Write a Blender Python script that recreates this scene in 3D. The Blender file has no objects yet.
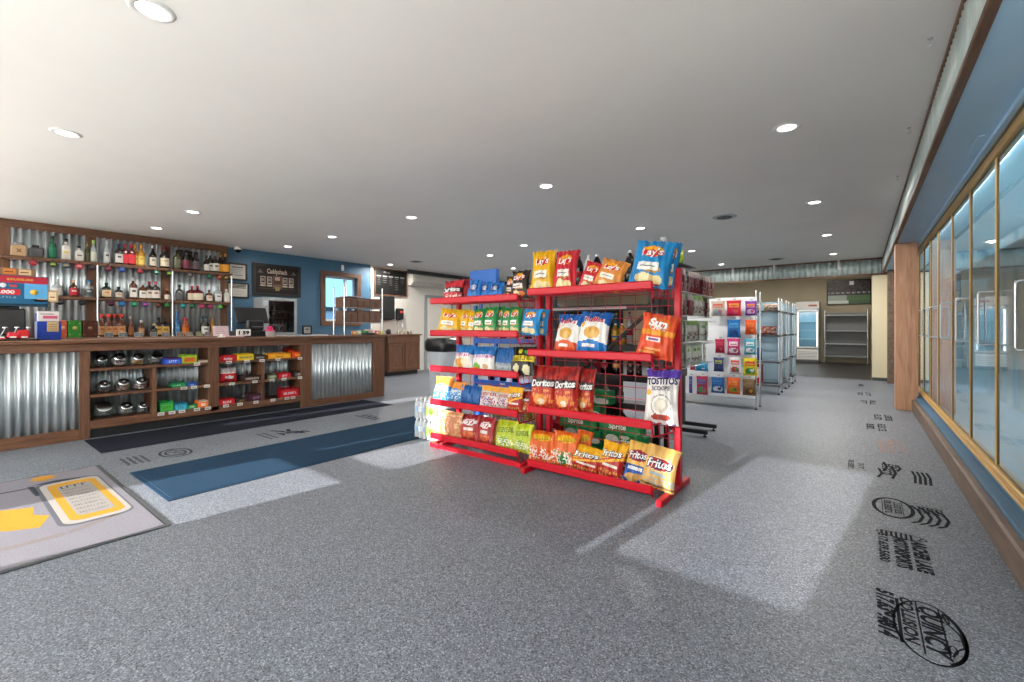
import bpy, math, random
from mathutils import Vector, Matrix, Euler
random.seed(11)
R = math.radians
COL = bpy.context.scene.collection

# ------------------------------------------------------------------ camera numbers (metres, z up, +Y into the shop)
CF, CVX, CHY, CH = 450.0, 861.0, 327.0, 1.22
TH = math.atan((CVX - 512) / CF); SN, CS = math.sin(TH), math.cos(TH)
def _ray(px, py):
    a = px - 512
    return Vector((-SN*CF + CS*a, CS*CF + SN*a, CHY - py))
CAMP = Vector((0, 0, CH))
def on_x(px, py, x): d = _ray(px, py); return CAMP + d*(x/d.x)      # measured point on a wall of constant x
def on_y(px, py, y): d = _ray(px, py); return CAMP + d*(y/d.y)      # ... of constant y
def on_z(px, py, z): d = _ray(px, py); return CAMP + d*((z-CH)/d.z) # ... of constant height

# ------------------------------------------------------------------ colours and materials
def lin(c):
    if isinstance(c, str):
        c = c.lstrip('#'); c = [int(c[i:i+2], 16)/255 for i in (0, 2, 4)]
    return tuple((x/12.92 if x <= .04045 else ((x+.055)/1.055)**2.4) for x in c)
MATS = {}
def mat(name, col='#808080', rough=.5, metal=0., coat=0., trans=0., ior=1.45, emit=0., alpha=1., sheen=0., spec=.5):
    m = bpy.data.materials.new(name); m.use_nodes = True
    b = m.node_tree.nodes['Principled BSDF']; c = lin(col)
    b.inputs['Base Color'].default_value = (*c, 1)
    b.inputs['Roughness'].default_value = rough; b.inputs['Metallic'].default_value = metal
    b.inputs['Coat Weight'].default_value = coat; b.inputs['Coat Roughness'].default_value = .08
    b.inputs['Transmission Weight'].default_value = trans; b.inputs['IOR'].default_value = ior
    b.inputs['Sheen Weight'].default_value = sheen; b.inputs['Alpha'].default_value = alpha
    b.inputs['Specular IOR Level'].default_value = spec
    if emit:
        b.inputs['Emission Color'].default_value = (*c, 1); b.inputs['Emission Strength'].default_value = emit
    MATS[name] = m; return m
def shade_mat(name, col):
    m = bpy.data.materials.new(name); m.use_nodes = True; n, l = m.node_tree.nodes, m.node_tree.links; n.remove(n['Principled BSDF'])
    a = n.new('ShaderNodeBsdfTranslucent'); d = n.new('ShaderNodeBsdfDiffuse'); x = n.new('ShaderNodeMixShader'); x.inputs['Fac'].default_value = .2
    for q in (a, d): q.inputs['Color'].default_value = (*lin(col), 1)
    l.new(a.outputs[0], x.inputs[1]); l.new(d.outputs[0], x.inputs[2]); l.new(x.outputs[0], n['Material Output'].inputs['Surface']); MATS[name] = m
shade_mat('shade_cloth', '#f6f4ee')  # translucent cloth of the added fill windows
def film_mat(name, col):
    m = bpy.data.materials.new(name); m.use_nodes = True; n, l = m.node_tree.nodes, m.node_tree.links; n.remove(n['Principled BSDF'])
    t = n.new('ShaderNodeBsdfTransparent'); t.inputs['Color'].default_value = (*lin(col), 1); g = n.new('ShaderNodeBsdfGlossy'); g.inputs['Roughness'].default_value = .03; x = n.new('ShaderNodeMixShader'); x.inputs['Fac'].default_value = .05
    l.new(t.outputs[0], x.inputs[1]); l.new(g.outputs[0], x.inputs[2]); l.new(x.outputs[0], n['Material Output'].inputs['Surface']); MATS[name] = m
film_mat('door_film', '#e2e3e4')  # added film that weakens the sun through the right openings
def nodes(m): return m.node_tree.nodes, m.node_tree.links, m.node_tree.nodes['Principled BSDF']
def attr_mat(name, rough, coat=0., bump=0., trans=0., metal=0., spec=.5):
    m = mat(name, '#ffffff', rough, metal, coat, trans, spec=spec); n, l, b = nodes(m)
    a = n.new('ShaderNodeVertexColor'); a.layer_name = 'Col'; l.new(a.outputs['Color'], b.inputs['Base Color'])
    if bump:
        t = n.new('ShaderNodeTexCoord'); z = n.new('ShaderNodeTexNoise'); z.inputs['Scale'].default_value = 28; z.inputs['Detail'].default_value = 2
        bp = n.new('ShaderNodeBump'); bp.inputs['Strength'].default_value = bump; bp.inputs['Distance'].default_value = .02
        l.new(t.outputs['Object'], z.inputs['Vector']); l.new(z.outputs['Fac'], bp.inputs['Height']); l.new(bp.outputs['Normal'], b.inputs['Normal'])
    return m
def ramp(n, stops, const=False):
    r = n.new('ShaderNodeValToRGB'); e = r.color_ramp.elements
    while len(e) < len(stops): e.new(.5)
    for x, (p, c) in zip(e, stops): x.position = p; x.color = (*lin(c), 1)
    if const: r.color_ramp.interpolation = 'CONSTANT'
    return r
def noise_mat(name, stops, scale, rough=.5, stretch=(1, 1, 1), detail=4, bump=0., metal=0., coat=0., sheen=0., spec=.5, distort=0.):
    m = mat(name, '#808080', rough, metal, coat, sheen=sheen, spec=spec); n, l, b = nodes(m)
    t = n.new('ShaderNodeTexCoord'); mp = n.new('ShaderNodeMapping'); mp.inputs['Scale'].default_value = stretch
    z = n.new('ShaderNodeTexNoise'); z.inputs['Scale'].default_value = scale; z.inputs['Detail'].default_value = detail; z.inputs['Distortion'].default_value = distort
    r = ramp(n, stops)
    l.new(t.outputs['Object'], mp.inputs['Vector']); l.new(mp.outputs['Vector'], z.inputs['Vector'])
    l.new(z.outputs['Fac'], r.inputs['Fac']); l.new(r.outputs['Color'], b.inputs['Base Color'])
    if bump:
        bp = n.new('ShaderNodeBump'); bp.inputs['Strength'].default_value = bump; bp.inputs['Distance'].default_value = .01
        l.new(z.outputs['Fac'], bp.inputs['Height']); l.new(bp.outputs['Normal'], b.inputs['Normal'])
    return m

attr_mat('print', .5, spec=.3); attr_mat('film', .36, coat=.08, bump=.35, spec=.35); attr_mat('bottle_glass', .12, coat=.4); attr_mat('matte_print', .85, spec=.15)
# resin floor with coloured flakes
def flake_floor(name, stops, rough, gain):
    m = mat(name, '#808080', rough, coat=0, spec=.3); n, l, b = nodes(m)
    t = n.new('ShaderNodeTexCoord')
    v = n.new('ShaderNodeTexVoronoi'); v.inputs['Scale'].default_value = 185; v.inputs['Randomness'].default_value = 1
    s = n.new('ShaderNodeSeparateColor'); r = ramp(n, stops)
    big = n.new('ShaderNodeTexNoise'); big.inputs['Scale'].default_value = .6; big.inputs['Detail'].default_value = 3
    rr = ramp(n, [(.3, '#f0f0f0'), (.7, '#ffffff')])
    mx = n.new('ShaderNodeMix'); mx.data_type = 'RGBA'; mx.blend_type = 'MULTIPLY'; mx.inputs['Factor'].default_value = 1
    l.new(t.outputs['Object'], v.inputs['Vector']); l.new(t.outputs['Object'], big.inputs['Vector'])
    l.new(v.outputs['Color'], s.inputs['Color']); l.new(s.outputs['Red'], r.inputs['Fac'])
    l.new(big.outputs['Fac'], rr.inputs['Fac'])
    l.new(r.outputs['Color'], mx.inputs['A']); l.new(rr.outputs['Color'], mx.inputs['B']); l.new(mx.outputs['Result'], b.inputs['Base Color'])
    bp = n.new('ShaderNodeBump'); bp.inputs['Strength'].default_value = .12; bp.inputs['Distance'].default_value = .002
    l.new(s.outputs['Green'], bp.inputs['Height']); l.new(bp.outputs['Normal'], b.inputs['Normal'])
    return m
flake_floor('flake_floor', [(0, '#363b43'), (.14, '#4f545c'), (.35, '#61666f'), (.6, '#686e77'), (.82, '#747a83'), (.95, '#9196a0')], .46, 1)
noise_mat('dark_floor', [(.3, '#2e2c2c'), (.7, '#3a3838')], 6, .35)
noise_mat('ceiling_paint', [(.35, '#e8e6e3'), (.65, '#eceae7')], 1.2, .55)
noise_mat('blue_paint', [(.3, '#3a5e78'), (.7, '#406580')], 2, .5)
noise_mat('soffit_blue', [(.3, '#a9cfec'), (.7, '#b1d6f0')], 2, .45)
noise_mat('paving', [(.3, '#b4a998'), (.7, '#c6baa8')], 2, .8)
noise_mat('grey_paint', [(.3, '#c6c2ba'), (.7, '#cecac2')], 2, .55)
noise_mat('beige_paint', [(.3, '#bfb49b'), (.7, '#c9bea5')], 2, .6)
mat('cream_paint', '#ddd3b4', .5)
for nm, st in (('wood_y', (16, 1.2, 16)), ('wood_z', (16, 16, 1.2)), ('wood_x', (1.2, 16, 16))):
    noise_mat(nm, [(.25, '#442a1d'), (.5, '#5f3f2c'), (.75, '#735036')], 3, .5, st, 5, .15, distort=.6)
noise_mat('wood_light', [(.25, '#9c7258'), (.5, '#b98c6e'), (.75, '#cba082')], 2.4, .5, (10, 10, .8), 5, .1, distort=.8)
noise_mat('wood_kick', [(.25, '#54453b'), (.5, '#6b584b'), (.75, '#7d685a')], 2.4, .5, (9, .8, 9), 5, .1, distort=.8)
noise_mat('galvanised', [(.3, '#b4bec4'), (.5, '#c6cfd4'), (.7, '#d8dfe2')], 9, .3, (1, 1, .4), 4, 0., metal=.6)
noise_mat('galvanised_dull', [(.3, '#a8b6b6'), (.7, '#c2cdca')], 9, .45, (1, 1, .5), 4, 0., metal=.2)
mat('red_metal', '#b00f22', .38, spec=.35); mat('red_wire', '#a01222', .35)
mat('chrome', '#d8dadc', .18, 1.); mat('steel', '#a9adb0', .35, .9); mat('black_metal', '#191a1c', .4); mat('black_plastic', '#141416', .4)
mat('grey_plastic', '#8d9194', .45); mat('white_plastic', '#e2e2e0', .45); mat('dark_grey', '#4a4b4d', .5)
mat('brass', '#c9a262', .35, .15); mat('brass_dark', '#5d5138', .4, .3)
mat('blue_metal', '#1552a8', .4); mat('pepsi_blue', '#0f5fb4', .4)
mat('tinted_glass', '#587c9c', .02, trans=1., ior=1.45); mat('glass', '#ffffff', .02, trans=1., ior=1.45); mat('jar_glass', '#8c9698', .05, alpha=.2, spec=.6)  # window tint added to dim the sky behind it and turn it blue
mat('light_disc', '#fff6ea', .5, emit=9.)
mat('cooler_tube', '#dff4ff', .5, emit=520.)
mat('cooler_wall', '#a9d3e2', .6); mat('cooler_white', '#e6f0f2', .5); mat('cooler_teal', '#5aa6c0', .5); mat('fridge_tube', '#dff4ff', .5, emit=22.)
mat('decal_black', '#1a1d21', .8, spec=.1); mat('decal_orange', '#8f6a5c', .6); mat('decal_grey', '#3c3f44', .8, spec=.1)
noise_mat('navy_mat', [(.3, '#1b1e26'), (.7, '#252831')], 120, .95, spec=.05)
noise_mat('blue_mat', [(.3, '#1c2e40'), (.7, '#293f54')], 120, .95, spec=.05)
noise_mat('logo_mat', [(.3, '#66646b'), (.7, '#737178')], 120, .95, spec=.05)
mat('mat_edge', '#34373a', .8); noise_mat('grey_bag', [(.3, '#101012'), (.7, '#1c1c1f')], 30, .3, bump=.6)
mat('panel_white', '#dfe2e6', .5); mat('ice_panel', '#a9c4d2', .25, alpha=.75); mat('bin_grey', '#aeb4bb', .5)
mat('tv_dark', '#0c0d0e', .2); mat('faucet', '#d0d0d0', .15, 1.); mat('clear_plastic', '#f2f6f8', .12, alpha=.5, spec=.7)

INK = {'print': .78, 'film': .74, 'matte_print': .72, 'bottle_glass': .62}     # reflectance of the printing inks
# ------------------------------------------------------------------ mesh builder
class MB:
    def __init__(s): s.v = []; s.f = []; s.m = []; s.c = []; s.sm = []
    def add(s, vs, fs, m, c=None, smooth=False):
        o = len(s.v); s.v += [tuple(x) for x in vs]; g = INK.get(m, 1.)
        if isinstance(c, list): cs = [lin(x) for x in c]
        else: cs = [lin(c) if c is not None else (1, 1, 1)]*len(fs)
        for f, k in zip(fs, cs): s.f.append([o+i for i in f]); s.m.append(m); s.c.append((k[0]*g, k[1]*g, k[2]*g)); s.sm.append(smooth)
    def box(s, x0, y0, z0, x1, y1, z1, m, c=None, b=0., M=None):
        b = min(b, abs(x1-x0)*.45, abs(y1-y0)*.45, abs(z1-z0)*.45)
        X, Y, Z = (x0, x1), (y0, y1), (z0, z1)
        if b <= 0:
            vs = [Vector((X[i], Y[j], Z[k])) for i in (0, 1) for j in (0, 1) for k in (0, 1)]
            fs = [(0, 1, 3, 2), (4, 6, 7, 5), (0, 4, 5, 1), (2, 3, 7, 6), (0, 2, 6, 4), (1, 5, 7, 3)]
        else:
            vs = []; idx = {}
            for i in (0, 1):
                for j in (0, 1):
                    for k in (0, 1):
                        p = [X[i], Y[j], Z[k]]; q = [X[i]+(b if i == 0 else -b), Y[j]+(b if j == 0 else -b), Z[k]+(b if k == 0 else -b)]
                        for a in range(3):
                            w = q[:]; w[a] = p[a]; idx[i, j, k, a] = len(vs); vs.append(Vector(w))
            g = lambda i, j, k, a: idx[i, j, k, a]
            fs = []
            for a in range(3):
                for e in (0, 1):
                    cs = [(0, 0), (0, 1), (1, 1), (1, 0)]; f = []
                    for (p, q) in cs:
                        t = [p, q]; t.insert(a, e); f.append(g(*t, a))
                    fs.append(f if (e == 0) != (a == 1) else f[::-1])
            for a in range(3):
                o1, o2 = [x for x in range(3) if x != a]
                for p in (0, 1):
                    for q in (0, 1):
                        A = [0, 0, 0]; A[o1] = p; A[o2] = q; B = A[:]; B[a] = 1
                        fs.append([g(*A, o1), g(*A, o2), g(*B, o2), g(*B, o1)])
            for i in (0, 1):
                for j in (0, 1):
                    for k in (0, 1): fs.append([g(i, j, k, 0), g(i, j, k, 1), g(i, j, k, 2)])
        if M is not None: vs = [M @ x for x in vs]
        s.add(vs, fs, m, c)
        return s
    def cyl(s, p0, p1, r, m, c=None, n=10, r2=None, caps=True, smooth=True):
        p0, p1 = Vector(p0), Vector(p1); d = (p1-p0)
        if d.length < 1e-9: return s
        q = d.normalized().to_track_quat('Z', 'Y'); r2 = r if r2 is None else r2
        a = [p0 + q @ Vector((r*math.cos(2*math.pi*i/n), r*math.sin(2*math.pi*i/n), 0)) for i in range(n)]
        b = [p1 + q @ Vector((r2*math.cos(2*math.pi*i/n), r2*math.sin(2*math.pi*i/n), 0)) for i in range(n)]
        s.add(a+b, [(i, (i+1) % n, n+(i+1) % n, n+i) for i in range(n)], m, c, smooth)
        if caps:
            s.add(a, [list(range(n))[::-1]], m, c); s.add(b, [list(range(n))], m, c)
        return s
    def tube(s, pts, r, m, c=None, n=6):
        for a, b in zip(pts, pts[1:]): s.cyl(a, b, r, m, c, n)
        return s
    def lathe(s, prof, m, c=None, n=16, M=None, sx=1., sy=1., smooth=True, cols=None, square=0.):
        vs = []; fs = []
        for r, z in prof:
            for i in range(n):
                t = 2*math.pi*(i+.5)/n; x, y = math.cos(t), math.sin(t)
                if square:
                    k = 1/max(abs(x), abs(y)); k = 1+(k-1)*square; x *= k; y *= k
                vs.append(Vector((r*x*sx, r*y*sy, z)))
        if M is not None: vs = [M @ x for x in vs]
        k = len(prof)
        for j in range(k-1):
            for i in range(n): fs.append((j*n+i, j*n+(i+1) % n, (j+1)*n+(i+1) % n, (j+1)*n+i))
        s.add(vs, fs, m, c, smooth)
        if prof[0][0] > 1e-6: s.add(vs[:n], [list(range(n))[::-1]], m, c)
        if prof[-1][0] > 1e-6: s.add(vs[-n:], [list(range(n))], m, c)
        return s
    def poly(s, pts, th, m, c=None, M=None):          # flat outline in xy with real thickness th along z
        n = len(pts); a = [Vector((x, y, 0)) for x, y in pts]; b = [Vector((x, y, th)) for x, y in pts]
        vs = a+b
        if M is not None: vs = [M @ x for x in vs]
        s.add(vs, [list(range(n))[::-1], [n+i for i in range(n)]]+[(i, (i+1) % n, n+(i+1) % n, n+i) for i in range(n)], m, c); return s
    def text(s, t, fn, m, c=None, bold=0., shear=0., width=None, height=1., maxw=None, flip=False):
        vs, fs, w = text2d(t, bold, shear)
        k = height
        kx = (width/w) if width else k
        if maxw and kx*w > maxw: kx = maxw/w
        out = [fn(x*kx, y*k) for x, y in vs]
        s.add(out, [f[::-1] for f in fs] if flip else fs, m, c); return s
    def build(s, name, parent=None, loc=(0, 0, 0), rot=None):
        me = bpy.data.meshes.new(name); me.from_pydata(s.v, [], s.f)
        ms = []
        for x in s.m:
            if x not in ms: ms.append(x)
        for x in ms: me.materials.append(MATS[x])
        ix = {x: i for i, x in enumerate(ms)}
        me.polygons.foreach_set('material_index', [ix[x] for x in s.m])
        me.polygons.foreach_set('use_smooth', s.sm)
        if any(x in ATTR for x in ms):
            ca = me.color_attributes.new('Col', 'FLOAT_COLOR', 'CORNER'); buf = []
            for p, c in zip(me.polygons, s.c): buf += [c[0], c[1], c[2], 1.]*p.loop_total
            ca.data.foreach_set('color', buf)
        me.update()
        o = bpy.data.objects.new(name, me); COL.objects.link(o)
        o.location = loc
        if rot is not None: o.rotation_euler = rot
        if parent is not None: o.parent = parent
        return o
ATTR = {'print', 'film', 'bottle_glass', 'matte_print'}

_TX = {}
def squiggle(n):                                       # unreadable lettering: n letter-like blocks of strokes
    rr = random.Random(n*7+3); vs = []; fs = []; x = 0.
    def q(a, b, c, d):
        o = len(vs); vs.extend([(a, b), (c, b), (c, d), (a, d)]); fs.append([o, o+1, o+2, o+3])
    for k in range(n):
        w = rr.uniform(.45, .75); q(x, -.5, x+.2, .5); j = rr.randint(0, 3)
        if j != 0: q(x+.2, .32, x+w, .5)
        if j != 1: q(x+.2, -.5, x+w, -.32)
        if j == 2: q(x+w-.2, -.32, x+w, .32)
        if j == 3: q(x+.2, -.09, x+w, .09)
        x += w+.16
    return [(a-x/2+.08, b) for a, b in vs], fs, x-.16
def text2d(t, bold=0., shear=0.):                      # letter shapes, height of a capital about 1, centred
    k = (t, bold, shear)
    if k in _TX: return _TX[k]
    if t[0] == '~':
        _TX[k] = squiggle(int(t[1:])); return _TX[k]
    cu = bpy.data.curves.new('t', 'FONT'); cu.body = t; cu.size = 1.4; cu.offset = bold; cu.shear = shear; cu.resolution_u = 3
    cu.align_x = 'CENTER'; cu.fill_mode = 'FRONT'
    o = bpy.data.objects.new('t', cu); COL.objects.link(o)
    dg = bpy.context.evaluated_depsgraph_get(); me = bpy.data.meshes.new_from_object(o.evaluated_get(dg))
    vs = [(v.co.x, v.co.y) for v in me.vertices]; fs = [list(p.vertices) for p in me.polygons]
    bpy.data.objects.remove(o); bpy.data.curves.remove(cu); bpy.data.meshes.remove(me)
    x0, x1 = min(v[0] for v in vs), max(v[0] for v in vs); y0, y1 = min(v[1] for v in vs), max(v[1] for v in vs)
    vs = [(x-(x0+x1)/2, y-(y0+y1)/2) for x, y in vs]
    _TX[k] = (vs, fs, x1-x0); return _TX[k]

def tag(o, label=None, cat=None, group=None, kind=None):
    for k, x in (('label', label), ('category', cat), ('group', group), ('kind', kind)):
        if x: o[k] = x
    return o
def thing(name, label, cat, loc=(0, 0, 0), rot=None, group=None):
    o = bpy.data.objects.new(name, None); COL.objects.link(o); o.empty_display_size = .1; o.location = loc
    if rot is not None: o.rotation_euler = rot
    return tag(o, label, cat, group)
def dup(root, loc, rot=None, scale=None, label=None, group=None):
    def cp(o, par):
        c = o.copy(); COL.objects.link(c)
        for k in ('label',):
            if par is None and k in c: del c[k]
        if par is not None: c.parent = par
        for ch in list(o.children): cp(ch, c)
        return c
    r = cp(root, None); r.location = loc
    if rot is not None: r.rotation_euler = rot
    if scale is not None: r.scale = scale
    return tag(r, label, None, group)
def struct(mb, name): return tag(mb.build(name), kind='structure')
def corrugated(mb, axis, a0, a1, z0, z1, at, m, pitch=.068, amp=.009, out=1, seg=8):
    """vertical ridges; axis 'y' sheet at x=at, axis 'x' sheet at y=at; a real wavy sheet 1.5 mm thick"""
    n = max(2, int((a1-a0)/pitch*seg)); vs = []
    for off in (0, -.0015*out):
        for i in range(n+1):
            a = a0+(a1-a0)*i/n; d = at + off + amp*math.sin(2*math.pi*(a-a0)/pitch)*out
            for z in (z0, z1): vs.append((d, a, z) if axis == 'y' else (a, d, z))
    fs = []; h = 2*(n+1)
    for i in range(n):
        q = (2*i, 2*i+2, 2*i+3, 2*i+1); fs += [q, tuple(h+x for x in q[::-1])]
        fs += [(2*i, h+2*i, h+2*i+2, 2*i+2), (2*i+1, 2*i+3, h+2*i+3, h+2*i+1)]
    mb.add(vs, fs, m, None, True)
CAN_W, SUN_E, SKY_E, EXPO = 64., 20., 7.3, 0.
# ================================================================== THE SETTING
CZ = 2.8; XL = -9.87; YB = 13.2; YW = 19.1; YF = -1.2; XR = 1.75
def flat(name, x0, y0, z0, x1, y1, z1, m): return struct(MB().box(x0, y0, z0, x1, y1, z1, m), name)
flat('floor', XL-.2, YF-.2, -.1, XR, YB, 0, 'flake_floor')
flat('floor_alcove', XL-.2, YB, -.1, XR, YW+.2, -.001, 'dark_floor')
flat('ceiling', XL-.2, YF-.2, CZ, XR, YB+.1, CZ+.1, 'ceiling_paint')
flat('ceiling_alcove', XL-.2, YB+.1, 3.1, XR, YW+.2, 3.2, 'ceiling_paint')
# a wall made of cells with rectangular openings
def wall_cells(name, axis, at0, at1, a0, a1, z0, z1, holes, m):
    A = sorted({a0, a1, *[h[0] for h in holes], *[h[1] for h in holes]}); Z = sorted({z0, z1, *[h[2] for h in holes], *[h[3] for h in holes]})
    mb = MB()
    for p, q in zip(A, A[1:]):
        run = None
        for r, t in zip(Z, Z[1:]):
            c, e = (p+q)/2, (r+t)/2
            hole = any(h[0] < c < h[1] and h[2] < e < h[3] for h in holes)
            if not hole: run = (run[0], t) if run else (r, t)
            if (hole or t == Z[-1]) and run:
                mb.box(*((at0, p, run[0], at1, q, run[1]) if axis == 'x' else (p, at0, run[0], q, at1, run[1])), m); run = None
    return struct(mb, name)
SUN_H = [(-1.50, -.62, 1.04, 1.84), (-1.655, -1.585, 1.0, 2.0), (-4.70, -3.6, .12, 1.0), (-4.68, -4.625, 1.06, 1.9), (-4.24, -3.6, 1.08, 1.36),
         (-4.24, -3.84, 1.36, 2.16), (-6.98, -6.60, 1.04, 2.0)]
FILL_SHD = [(-9.75, -8.0), (-6.5, -4.82), (-3.5, -1.75), (-.52, 1.65)]  # unseen shaded windows added to fill the room with soft light
FILL_TRS = [(-7.9, -6.55, 2.12, 2.72), (-4.78, -3.54, 2.26, 2.72), (-1.72, -.55, 2.1, 2.72)]  # unseen transoms added to brighten the ceiling nearby
wall_cells('wall_front', 'y', YF-.16, YF, XL-.2, XR, 0, CZ, SUN_H+[(a, b, .12, 2.72) for a, b in FILL_SHD]+FILL_TRS, 'grey_paint')
for i, (a, b) in enumerate(FILL_SHD):
    t = MB().box(-(b-a)/2, -.02, 2.58, (b-a)/2, .03, 2.6, 'white_plastic', b=.004).build(f'window_{i+2}', loc=((a+b)/2, YF-.06, .12)); tag(t, kind='structure')  # head rail of an added fill window behind the camera
    w = (b-a)/2; mb = MB(); mb.add([(-w, 0, 0), (w, 0, 0), (w, 0, 2.6), (-w, 0, 2.6)], [(0, 1, 2, 3)], 'shade_cloth'); mb.build('roller_shade', t); mb = MB(); mb.box(-(b-a)/2, -.008, .0, (b-a)/2, .008, .03, 'white_plastic', b=.004); mb.build('bottom_bar', t)
for i, (a, b, z0, z1) in enumerate(FILL_TRS):
    t = MB().box(-(b-a)/2, -.02, z1-z0-.03, (b-a)/2, .03, z1-z0, 'white_plastic', b=.004).build(f'window_{i+6}', loc=((a+b)/2, YF-.06, z0)); tag(t, kind='structure')  # head rail of an added fill transom
    w = (b-a)/2; mb = MB(); mb.add([(-w, 0, 0), (w, 0, 0), (w, 0, z1-z0), (-w, 0, z1-z0)], [(0, 1, 2, 3)], 'shade_cloth'); mb.build('roller_shade', t)
for i, h in enumerate(SUN_H[:2]): tag(MB().box(h[0], YF-.09, h[2], h[1], YF-.084, h[3], 'door_film').build(f'window_{i+9}'), kind='structure')  # unseen panes added to dim the right-hand sun patch and strip
WIN = (5.62, 6.45, 1.36, 2.43)
wall_cells('wall_left', 'x', XL-.18, XL, YF-.16, 6.87, 0, CZ, [WIN, (-1.0, .1, .35, 2.6)], 'blue_paint')  # second hole: unseen opening added to let in more sky light
wall_cells('wall_left_rear', 'x', XL-.18, XL, 6.87, YW+.2, 0, 3.2, [], 'grey_paint')
flat('wall_back', XL-.2, YW, 0, XR, YW+.15, 3.2, 'beige_paint')
wall_cells('wall_right', 'x', XR, XR+.15, YF-.16, 12.9, 0, CZ, [], 'grey_paint')
flat('wall_alcove', .47, YB-.1, 0, XR, YW, 3.2, 'beige_paint')
# pilaster at the mouth of the alcove, brown end panel, wooden column
flat('column_pilaster', .2, YB, 0, .47, YB+.35, 2.44, 'cream_paint')
struct(MB().box(.2, YB-.012, 0, .47, YB, .07, 'dark_grey', b=.003), 'baseboard_alcove')
struct(MB().box(.46, YB-.55, 0, .70, YB-.1, 2.44, 'wood_kick', b=.004), 'column_panel')
struct(MB().box(.40, 8.72, 0, .655, 8.98, 2.45, 'wood_light', b=.004), 'column_wood')
# beam over the alcove: corrugated band between timber strips
mb = MB(); mb.box(XL, YB, 2.42, .47, YB+.12, CZ, 'dark_grey'); corrugated(mb, 'x', XL, .40, 2.44, 2.76, YB-.03, 'galvanised_dull', .11, .026, -1)
struct(mb, 'trim_beam')
mb = MB(); mb.box(XL, YB-.04, 2.76, .47, YB, CZ, 'wood_x', b=.004); mb.box(XL, YB-.04, 2.405, .47, YB, 2.44, 'wood_x', b=.004); mb.box(.36, YB-.045, 2.42, .47, YB, CZ, 'wood_z', b=.004)
struct(mb, 'trim_beam_timber')
struct(MB().box(XL-.2, YB+.02, CZ+.001, XR, YB+.12, 3.2, 'grey_paint'), 'wall_over_beam')
# fascia and soffit over the cooler
XF = .41
mb = MB(); corrugated(mb, 'y', YF, YB-.05, 2.47, 2.775, XF-.012, 'galvanised_dull', .068, .009, -1, 6); struct(mb, 'trim_fascia')
struct(MB().box(XF-.03, YF, 2.445, XF+.012, YB-.05, 2.475, 'wood_y', b=.004), 'trim_fascia_lower')
struct(MB().box(XF-.028, YF, 2.77, XF+.01, YB-.05, CZ, 'wood_y', b=.004), 'trim_fascia_upper')
flat('ceiling_soffit', XF, YF, 2.455, XR, YB-.1, 2.56, 'soffit_blue')
mb = MB()
for k in range(5):
    y = 2.6+k*1.55; mb.box(.60, y, 2.451, .63, y+.5, 2.455, 'soffit_blue')
mb.box(.66, YF, 2.425, .72, 9.6, 2.455, 'soffit_blue', b=.003)
struct(mb, 'trim_soffit')
# dark band along the top of the rear left wall
mb = MB(); mb.box(XL, 8.0, 2.70, XL+.07, YB, CZ, 'dark_grey', b=.004); struct(mb, 'trim_left')
struct(MB().box(XL, 6.845, 1.06, XL+.012, 6.895, CZ, 'white_plastic', b=.002), 'trim_corner')
# grey door in the rear left wall
mb = MB(); mb.box(XL, 8.62, 0, XL+.04, 9.75, 2.14, 'grey_plastic', b=.006); mb.box(XL+.02, 8.72, .02, XL+.052, 9.65, 2.05, 'grey_paint', b=.006)
d = struct(mb, 'door_1'); mb = MB(); mb.cyl((XL+.05, 8.8, 1.0), (XL+.10, 8.8, 1.0), .012, 'steel'); mb.cyl((XL+.10, 8.79, 1.0), (XL+.10, 8.92, 1.0), .011, 'steel'); mb.build('door_handle', d)
# blue-wall window
mb = MB(); y0, y1, z0, z1 = 5.5, 6.56, 1.25, 2.53
for b in ((y0, z0, y1, WIN[2]), (y0, WIN[3], y1, z1), (y0, WIN[2], WIN[0], WIN[3]), (WIN[1], WIN[2], y1, WIN[3])):
    mb.box(XL, b[0], b[1], XL+.03, b[2], b[3], 'wood_z', b=.004)
w = struct(mb, 'window_1'); mb = MB(); X = XL-.12
for b in ((WIN[0], WIN[2], WIN[1], WIN[2]+.05), (WIN[0], WIN[3]-.05, WIN[1], WIN[3]), (WIN[0], WIN[2], WIN[0]+.04, WIN[3]), (WIN[1]-.04, WIN[2], WIN[1], WIN[3]), (6.17, WIN[2], 6.23, WIN[3])):
    mb.box(X-.03, b[0], b[1], X+.03, b[2], b[3], 'white_plastic', b=.004)
mb.build('sash', w); MB().box(X-.003, WIN[0]+.03, WIN[2]+.04, X+.003, WIN[1]-.03, WIN[3]-.04, 'tinted_glass').build('glass', w)
# what the window looks out on: a pale building and scrub
mb = MB(); mb.box(-34, 2, -.2, -26, 60, 2.2, 'white_plastic'); mb.box(-34.3, 1.7, 2.2, -25.7, 60.3, 2.45, 'dark_grey', b=.02); tag(mb.build('low_building'), 'pale low building with dark roof edge seen through the window', 'building')
flat('ground', -60, -60, -.35, 60, 60, -.12, 'paving')
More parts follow.
